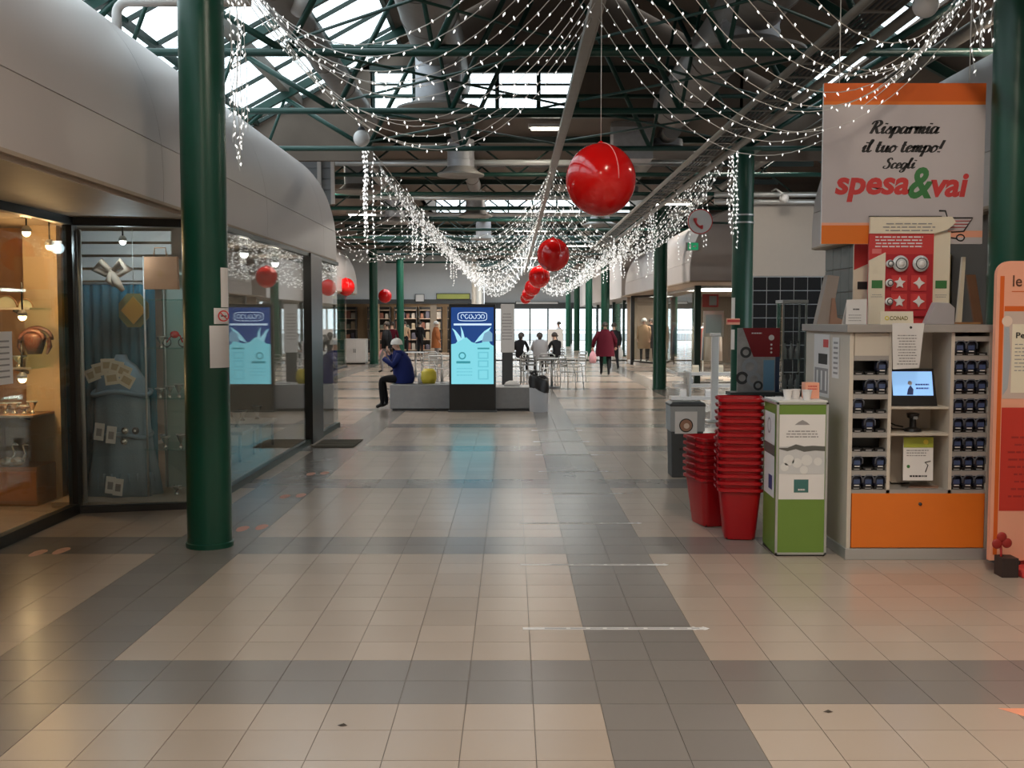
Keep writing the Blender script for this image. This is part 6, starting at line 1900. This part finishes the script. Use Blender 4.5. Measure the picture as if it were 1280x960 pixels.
def body_mesh(J, cols):
    me = bpy.data.meshes.new('body')
    names = list(J)
    idx = {n: i for i, n in enumerate(names)}
    me.from_pydata([J[n][:3] for n in names], [(idx[a], idx[b]) for a, b, _ in BONES], [])
    bm = bmesh.new(); bm.from_mesh(me)
    sk = bm.verts.layers.skin.verify()
    bm.verts.ensure_lookup_table()
    for n in names:
        bm.verts[idx[n]][sk].radius = (J[n][3], J[n][3])
    bm.verts[idx['pelvis']][sk].use_root = True
    bm.to_mesh(me); bm.free()
    o = bpy.data.objects.new('body_tmp', me)
    C.objects.link(o)
    s = o.modifiers.new('skin', 'SKIN'); s.use_smooth_shade = True; s.branch_smoothing = .6
    u_ = o.modifiers.new('sub', 'SUBSURF'); u_.levels = 2; u_.render_levels = 2
    bpy.context.view_layer.update()
    em = bpy.data.meshes.new_from_object(o.evaluated_get(bpy.context.evaluated_depsgraph_get()))
    bpy.data.objects.remove(o)
    kinds = ['top', 'leg', 'skin', 'shoe']
    segs = [(Vector(J[a][:3]), Vector(J[b][:3]), kinds.index(k)) for a, b, k in BONES]
    b = MB()
    b.v = [tuple(v.co) for v in em.vertices]
    for p in em.polygons:
        c = p.center
        best = (9, 0)
        for A, B_, k in segs:
            ab = B_ - A; t_ = max(0, min(1, (c - A).dot(ab) / max(1e-9, ab.length_squared)))
            d_ = (c - (A + ab * t_)).length
            if d_ < best[0]: best = (d_, k)
        b.f.append(tuple(p.vertices)); b.m.append(best[1])
    bpy.data.meshes.remove(em)
    # hands: four fingers and a thumb, gently curled
    for sd in 'LR':
        wv, pv = Vector(J['wr' + sd][:3]), Vector(J['pa' + sd][:3])
        d = (pv - wv).normalized()
        side = d.cross(Vector((0, 1, 0))) if abs(d.y) < .9 else d.cross(Vector((0, 0, 1)))
        side.normalize(); curl = side.cross(d).normalized()
        sgn_ = 1 if sd == 'L' else -1
        for k, L in enumerate((.062, .074, .078, .07)):
            s0 = pv + side * (-.024 + .016 * k) * 1.0
            b.tube([s0 - d * .01, s0 + d * L * .5 + curl * .006, s0 + d * L * .85 + curl * .026, s0 + d * L * .95 + curl * .042], [.010, .009, .008, .006], 6, 2)
        s0 = pv - side * .024 * sgn_
        b.tube([s0 - d * .03, s0 - d * .0 - side * .022 * sgn_ + curl * .01, s0 + d * .028 - side * .026 * sgn_ + curl * .025], [.012, .010, .007], 6, 2)
    # eyes, ears, mouth
    H_ = Vector(J['head'][:3]); N_ = (Vector(J['nose'][:3]) - H_).normalized()
    up = (Vector(J['crown'][:3]) - H_).normalized()
    sd_ = N_.cross(up).normalized()
    for s in (-1, 1):
        e = H_ + N_ * .078 + up * .018 + sd_ * s * .032
        b.sphere(e, .011, nu=8, nv=6, mi=4)
        e = H_ + sd_ * s * .086
        b.sphere(e, .014, .022, .032, 8, 6, 2)
    m0 = H_ + N_ * .082 - up * .042
    b.tube([m0 - sd_ * .022, m0 + N_ * .004, m0 + sd_ * .022], [.004, .007, .004], 6, 5)
    return b


def person(label, loc, rz, J=None, top='blackc', leg='blackc', shoe='black', group=None, coat=None, coatm=None, hair='hair', hat=None, scale=1., bag=None, long_hair=False):
    Jn = dict(STAND)
    if J: Jn.update(J)
    t = thing('person', label, 'person', loc, rz, group, local=True)
    t.scale = (scale,) * 3
    body_mesh(Jn, None).build('body', [M[top], M[leg], M['skin'], M[shoe], M['ink'], mat('lips', (.45, .18, .15), .5)], t, True)
    if coat:
        rings = []
        for z, rx, ry, yo in coat:
            rings.append([(rx * math.cos(a), yo + ry * math.sin(a), z) for a in [2 * math.pi * k / 24 for k in range(24)]])
        MB().loft(rings, caps=False).build('coat', M[coatm or top], t, True)
        for sd in 'LR':
            MB().tube([Jn[j + sd][:3] for j in ('sh', 'el', 'wr')], [.078, .068, .05], 10).build('sleeve', M[coatm or top], t, True)
    H_ = Vector(Jn['head'][:3]); N_ = (Vector(Jn['nose'][:3]) - H_); N_.normalize()
    up = (Vector(Jn['crown'][:3]) - H_).normalized()
    if hat:
        b = MB()
        b.sphere(H_ + up * .035 - N_ * .012, .106, .112, .10, 20, 10, 0, 0, .56)
        b.build('hat', M[hat], t, True)
        b = MB(); b.lathe([(.100, -.03), (.116, -.026), (.116, .0), (.104, .006)], H_ + up * .035 - N_ * .012, 20)
        b.build('hat_brim', M[hat], t, True)
    else:
        b = MB()
        b.sphere(H_ + up * .02 - N_ * .025, .098, .104, .108, 18, 12, 0, 0, .62)
        if long_hair:
            b.tube([H_ - N_ * .06 + up * .03, H_ - N_ * .09 - up * .05, H_ - N_ * .09 - up * .15], [.07, .075, .04], 10)
        b.build('hair', M[hair], t, True)
    if bag:
        bm_, hand = bag
        p = Vector(Jn['pa' + hand][:3])
        s = MB(); s.loft([[(p.x + a * w, p.y + c * w * 1.3, p.z + z) for a, c in ((-1, -1), (1, -1), (1.1, 0), (1, 1), (-1, 1), (-1.1, 0))] for w, z in ((.08, -.42), (.1, -.3), (.09, -.15), (.03, -.06))])
        g = thing('carrier_bag', label_bag(label), 'bag', loc, rz, local=True)
        g.scale = (scale,) * 3
        s.build('sack', M[bm_], g, True)
        MB().tube([p + Vector((-.03, 0, -.08)), p + Vector((-.03, 0, 0)), p + Vector((.03, 0, 0)), p + Vector((.03, 0, -.08))], .006, 6).build('handle', M[bm_], g, True)
    return t


def label_bag(l):
    return 'bag carried by the ' + ' '.join(l.split()[:6]).rstrip(',')


SIT = dict(pelvis=(0, 0, .58, .125), waist=(0, .02, .72, .12), chest=(0, .06, .92, .135), nbase=(0, .1, 1.05, .075), neck=(0, .13, 1.10, .05), head=(0, .165, 1.185, .085), crown=(0, .16, 1.265, .062), nose=(0, .25, 1.165, .012),
           shL=(-.165, .07, 1.01, .062), elL=(-.23, .16, .78, .05), wrL=(-.15, .36, .70, .03), paL=(-.11, .42, .70, .028),
           shR=(.165, .07, 1.01, .062), elR=(.23, .16, .78, .05), wrR=(.15, .36, .70, .03), paR=(.11, .42, .70, .028),
           hiL=(-.1, .02, .54, .095), knL=(-.12, .44, .54, .068), anL=(-.11, .42, .1, .044), toL=(-.11, .55, .04, .036),
           hiR=(.1, .02, .54, .095), knR=(.12, .44, .54, .068), anR=(.11, .36, .1, .044), toR=(.11, .49, .04, .036))
# seated person on the bench end, facing left, hand raised to the face
J = dict(SIT); J.update(elR=(.2, .22, .82, .05), wrR=(.10, .30, 1.0, .03), paR=(.07, .31, 1.07, .028), elL=(-.22, .2, .8, .05), wrL=(-.12, .38, .93, .03), paL=(-.08, .37, 1.0, .028), waist=(0, .02, .72, .13), chest=(0, .08, .92, .15))
J = {k: (v[0], v[1], v[2] + (.04 if k[:2] not in ('an', 'to') else 0), v[3]) for k, v in J.items()}
person('person in a navy jacket and white knit hat sitting on the bench end', (-2.06, 20.1, 0), R(90), J, 'blue', 'blackc', coat=[(.50, .21, .19, .02), (.60, .225, .205, .01), (.78, .215, .20, .03), (.95, .21, .185, .07), (1.07, .15, .13, .1), (1.13, .08, .08, .125)], coatm='blue', hat='hatw')
WALK = dict(knL=(-.10, .16, .50, .062), anL=(-.10, .12, .1, .042), toL=(-.10, .26, .05, .035), knR=(.10, -.02, .48, .062), anR=(.10, -.2, .12, .042), toR=(.10, -.08, .045, .035), wrL=(-.25, -.08, .88, .03), paL=(-.25, -.09, .81, .028), wrR=(.25, .14, .90, .03), paR=(.25, .18, .84, .028))
person('person in a wide maroon coat walking away along the right walkway', (2.84, 32.0, 0), R(0), dict(WALK, elL=(-.33, -.03, 1.09, .05), wrL=(-.37, .0, .88, .03), paL=(-.37, .0, .81, .028), elR=(.31, -.03, 1.09, .05), wrR=(.33, .1, .9, .03), paR=(.33, .13, .83, .028)), 'maroon', 'blackc', coat=[(.60, .30, .23, -.02), (.75, .29, .22, 0), (1.0, .26, .20, 0), (1.2, .24, .17, 0), (1.35, .17, .12, 0), (1.42, .09, .08, 0)], coatm='maroon', scale=1.0, bag=('pink', 'L'))
person('person in dark clothes walking just beyond the maroon coat', (3.45, 35.5, 0), R(10), WALK, 'blackc', 'blackc', coat=[(.85, .21, .16, 0), (1.1, .2, .16, 0), (1.3, .19, .14, 0), (1.4, .1, .09, 0)], coatm='blackc', bag=('paper', 'R'), scale=.98)
person('person in a rust coat and pale hat standing behind the bench', (-3.15, 43.5, 0), R(-70), None, 'rust', 'greyc', coat=[(.55, .25, .2, 0), (.9, .23, .18, 0), (1.15, .23, .17, 0), (1.33, .17, .12, 0), (1.41, .09, .08, 0)], coatm='rust', hat='hatw')
person('person in dark clothes walking behind the seated person', (-4.0, 33.5, 0), R(80), WALK, 'blackc', 'greyc', coat=[(.8, .22, .17, 0), (1.1, .21, .17, 0), (1.3, .19, .14, 0), (1.4, .1, .09, 0)], coatm='blackc', bag=('pink', 'R'))
person('person in a dark red jumper beyond the dark walker', (-4.35, 38, 0), R(20), None, 'maroon', 'blackc')
person('person in a grey jacket seated with back turned at the cafe', (.9, 33.5, 0), R(5), SIT, 'greyc', 'blackc', group='seated cafe guests', coat=[(.46, .22, .2, 0), (.6, .23, .19, 0), (.8, .22, .18, .03), (.98, .2, .16, .07), (1.08, .12, .1, .1)], coatm='greyc', long_hair=True)
person('dark-haired person in black seated left of the grey jacket', (.25, 33.8, 0), R(-20), SIT, 'blackc', 'blackc', group='seated cafe guests', long_hair=True)
person('person in black seated right of the grey jacket', (1.45, 33.7, 0), R(35), SIT, 'blackc', 'blackc', group='seated cafe guests')
person('person in a pale grey top standing before the exit doors', (2.1, 47, 0), R(60), None, 'lgrey', 'blackc', scale=1.0)
person('person in brown browsing at the dim far left shop', (-5.0, 49, 0), R(0), None, 'tan', 'blackc')
person('person in black at the dim far left shop counter', (-4.4, 50.2, 0), R(-30), None, 'blackc', 'blackc')

# dressed mannequins in the clothes shop display
for k, (x, y, lab, cm) in enumerate(((5.0, 39.75, 'mannequin in a tan coat and cream hat in the angled display pane', 'tan'), (5.35, 40.4, 'mannequin in a dark dress beside the tan coat', 'blackc'))):
    t = person(lab, (x, y, .12), R(170), None, cm, 'blackc', coat=[(.5, .25, .19, 0), (.8, .24, .18, 0), (1.1, .21, .16, 0), (1.3, .2, .14, 0), (1.41, .09, .08, 0)], coatm=cm, hat='hatw' if k == 0 else None)
    t.name = 'mannequin'; t['category'] = 'mannequin'

# ================================================================== BALLOONS
def balloon(x, y, z, r, label, top=4.27):
    t = thing('balloon', label, 'balloon', (x, y, z), group='red hanging balloons')
    MB().sphere((x, y, z), r, r, r * 1.03, 40, 24).build('ball', M['red'], t, True)
    b = MB()
    b.tube([(x + r * 1.003 * math.sin(a) * .42, y - r * 1.003 * math.sin(a) * .907, z + r * 1.033 * math.cos(a)) for a in [math.pi * (.02 + .5 * k / 14) for k in range(15)]], .003 * r / .275 + .001, 5)
    b.build('seam', mat('pale_red_seam', (.9, .35, .32), .3), t, True)
    MB().lathe([(.012, r * 1.0), (.03, r * 1.03), (.018, r * 1.07), (.006, r * 1.1)], (x, y, z), 14).build('valve', M['red'], t, True)
    MB().cyl((x, y, z + r * 1.05), (x, y, top), .003, n=5).build('hanging_wire', M['wire'], t, True)
    return t


for k, yb_ in enumerate((8.35, 17.9, 27.0, 36.0, 45.0, 54.0)):
    balloon(.70, yb_, 2.81, .277, 'shiny red balloon on the centre line, ' + ['largest and nearest', 'second behind the largest', 'third in the row', 'fourth in the row', 'fifth in the row', 'last small one in the row'][k])
balloon(-5.5, 34.87, 2.80, .29, 'shiny red balloon hanging in the left hall before the white fascia', 4.4)
balloon(-5.3, 43.87, 2.70, .28, 'small red balloon hanging between the far left green columns', 4.4)

# ================================================================== FAIRY LIGHTS
bulb_v = [(0, 0, .011), (.008, 0, -.002), (0, .008, -.002), (-.008, 0, -.002), (0, -.008, -.002), (0, 0, -.020)]
bulb_f = [(0, 1, 2), (0, 2, 3), (0, 3, 4), (0, 4, 1), (5, 2, 1), (5, 3, 2), (5, 4, 3), (5, 1, 4)]


def light_string(pts, label, group, step=.125, wr=.0032, bs=1., rnd=None, name='light_string'):
    t = thing(name, label, 'fairy lights', tuple(pts[len(pts) // 2]), group=group)
    MB().tube(pts, wr, 4).build('cable', M['wire'], t)
    b = MB(); acc = 0.
    for a, c in zip(pts[:-1], pts[1:]):
        a, c = Vector(a), Vector(c)
        L = (c - a).length
        p = step - acc if acc else step * .5
        while p < L:
            q = a.lerp(c, p / L)
            q = q + Vector((rnd.uniform(-.014, .014), rnd.uniform(-.014, .014), rnd.uniform(-.02, .012)))
            ax = rnd.uniform(-.7, .7); ay = rnd.uniform(-.7, .7)
            s = bs * rnd.uniform(.8, 1.25)
            b.add([(q.x + (v[0] + v[2] * ax) * s, q.y + (v[1] + v[2] * ay) * s, q.z + v[2] * s) for v in bulb_v], bulb_f)
            p += step
        acc = (L - (p - step)) if p > step else acc + L
        acc = acc % step
    if b.v:
        o = b.build('bulbs', M['bulb'], t); o['kind'] = 'stuff'
    return t


def swag(A, B_, sag, n=22):
    A, B_ = Vector(A), Vector(B_)
    out = []
    for k in range(n + 1):
        f_ = k / n
        p = A.lerp(B_, f_)
        p.z -= 4 * sag * f_ * (1 - f_)
        out.append(p)
    return out


rl = random.Random(11)
# near fans: strings gathered at the first columns, spread along the centre tray
for side, xa, xo in (('left', -2.12, -1), ('right', 3.56, 1)):
    for k in range(11):
        yc = 9.05 - .42 * k
        A = (.7 + xo * .03, yc, 4.26)
        Bq = (xa + rl.uniform(-.05, .05), 7.95 + rl.uniform(-.1, .25), 4.42 + rl.uniform(-.08, .1))
        light_string(swag(A, Bq, 1.30 - .035 * k + rl.uniform(-.03, .03)), 'fairy light string from centre tray to near %s column, %s from the camera' % (side, ['farthest', 'tenth', 'ninth', 'eighth', 'seventh', 'sixth', 'fifth', 'fourth', 'third', 'second', 'nearest'][k]), 'near %s fan of fairy lights' % side, bs=.8, rnd=rl)
# curtains hanging beside the columns
def curtain(x, y, z1, L, n, lab, sp=.10, bs=1.):
    for k in range(n):
        xx, yy = x + rl.uniform(-sp, sp), y + rl.uniform(-sp, sp)
        ll = L * rl.uniform(.6, 1.05)
        pts = [(xx + rl.uniform(-.02, .02), yy + rl.uniform(-.02, .02), z1 - ll * q / 8) for q in range(9)]
        light_string(pts, lab, lab.replace('fairy light strand', 'strands')[:60], .075, .003, bs, rl, 'light_strand')


curtain(-2.06, 7.95, 4.4, 1.55, 7, 'fairy light strand hanging beside the left green column', .07)
curtain(3.48, 7.95, 4.4, .95, 5, 'fairy light strand hanging beside the right edge column', .06)
curtain(3.50, 16.75, 4.4, 1.6, 6, 'fairy light strand hanging on the green column with the telephone sign', .08, 1.4)
curtain(3.45, 25.8, 4.43, 1.5, 5, 'fairy light strand hanging on the free standing right column', .1, 1.8)
curtain(-2.3, 16.95, 4.43, 1.7, 7, 'fairy light strand hanging left of centre under the white globe', .1, 1.5)
curtain(-2.3, 25.85, 4.43, 1.4, 5, 'fairy light strand hanging left over the cafe', .15, 1.8)
curtain(3.5, 34.85, 4.43, 1.4, 3, 'fairy light strand hanging over the angled display pane', .15, 2.0)
# dense far nets
for ki, (ya, span, bs, st) in enumerate(((17.2, 8.6, 1.2, .15), (26.0, 8.8, 1.5, .19), (35.0, 9, 1.9, .24), (44.0, 9, 2.2, .30))):
    nth = ['second', 'third', 'fourth', 'fifth'][ki]
    for side, xa, xo in (('left', -2.3, -1), ('right', 3.55, 1)):
        for k in range(20):
            yc = ya + .6 + span * k / 19
            A = (.7 + xo * .03, yc, 4.26)
            Bq = (xa + rl.uniform(-.12, .12), ya + (yc - ya) * .55 + rl.uniform(-.2, .2), 4.35 + rl.uniform(-.1, .1))
            light_string(swag(A, Bq, 1.32 + rl.uniform(-.2, .15), 14), 'fairy light string in the %s light net %s of the centre line' % (nth, side), '%s %s net of fairy lights' % (nth, side), st, .004, bs, rl)

# loose strands dropping from both edges of the far nets
for side, xe in (('left', -2.25), ('right', 3.5)):
    for k in range(16):
        ye = 18.6 + 1.45 * k
        ll = rl.uniform(.7, 1.6)
        xx = xe + rl.uniform(-.2, .2)
        pts = [(xx + rl.uniform(-.03, .03), ye + rl.uniform(-.03, .03), 4.40 - ll * q / 8) for q in range(9)]
        light_string(pts, 'loose fairy light strand dropping from the %s edge of the far nets' % side, 'loose strands on the %s edge of the nets' % side, .09, .003, 1.2 + .05 * k, rl, 'light_strand')

for side, xe in (('left', -2.25), ('right', 3.5)):
    o = MB().cyl((xe, 16.9, 4.415), (xe, 58.9, 4.415), .006, n=5).build('support_cable', M['wire'])
    tag(o, 'thin steel cable carrying the %s edge of the far light nets' % side, 'cable')
# a thinner net over the left side hall
for k in range(12):
    ye = 19.9 + 1.25 * k
    light_string(swag((-2.25, ye, 4.41), (-5.4 + rl.uniform(-.3, .3), ye + rl.uniform(-.3, .6), 4.40), .9 + rl.uniform(-.2, .25), 14), 'fairy light string of the thin net over the left side hall', 'thin net over the left side hall', .2, .004, 1.4, rl)
# dry leaves on the floor
for k, (px, py) in enumerate(((428, 907), (1035, 890))):
    Yg = EYE / math.tan(math.atan((py - 480) / F_PX) + PITCH)
    c = at(px, py, Yg)
    o = MB().add([(c.x - .022, c.y, .0015), (c.x - .005, c.y - .012, .004), (c.x + .022, c.y - .004, .002), (c.x + .004, c.y + .012, .006)], [(0, 1, 3), (1, 2, 3)]).build('dry_leaf', mat('dry_leaf', (.05, .035, .025), .8))
    tag(o, ['small dry leaf on the beige tiles left of the grey lane', 'small dry leaf on the tiles right of the grey lane'][k], 'leaf')
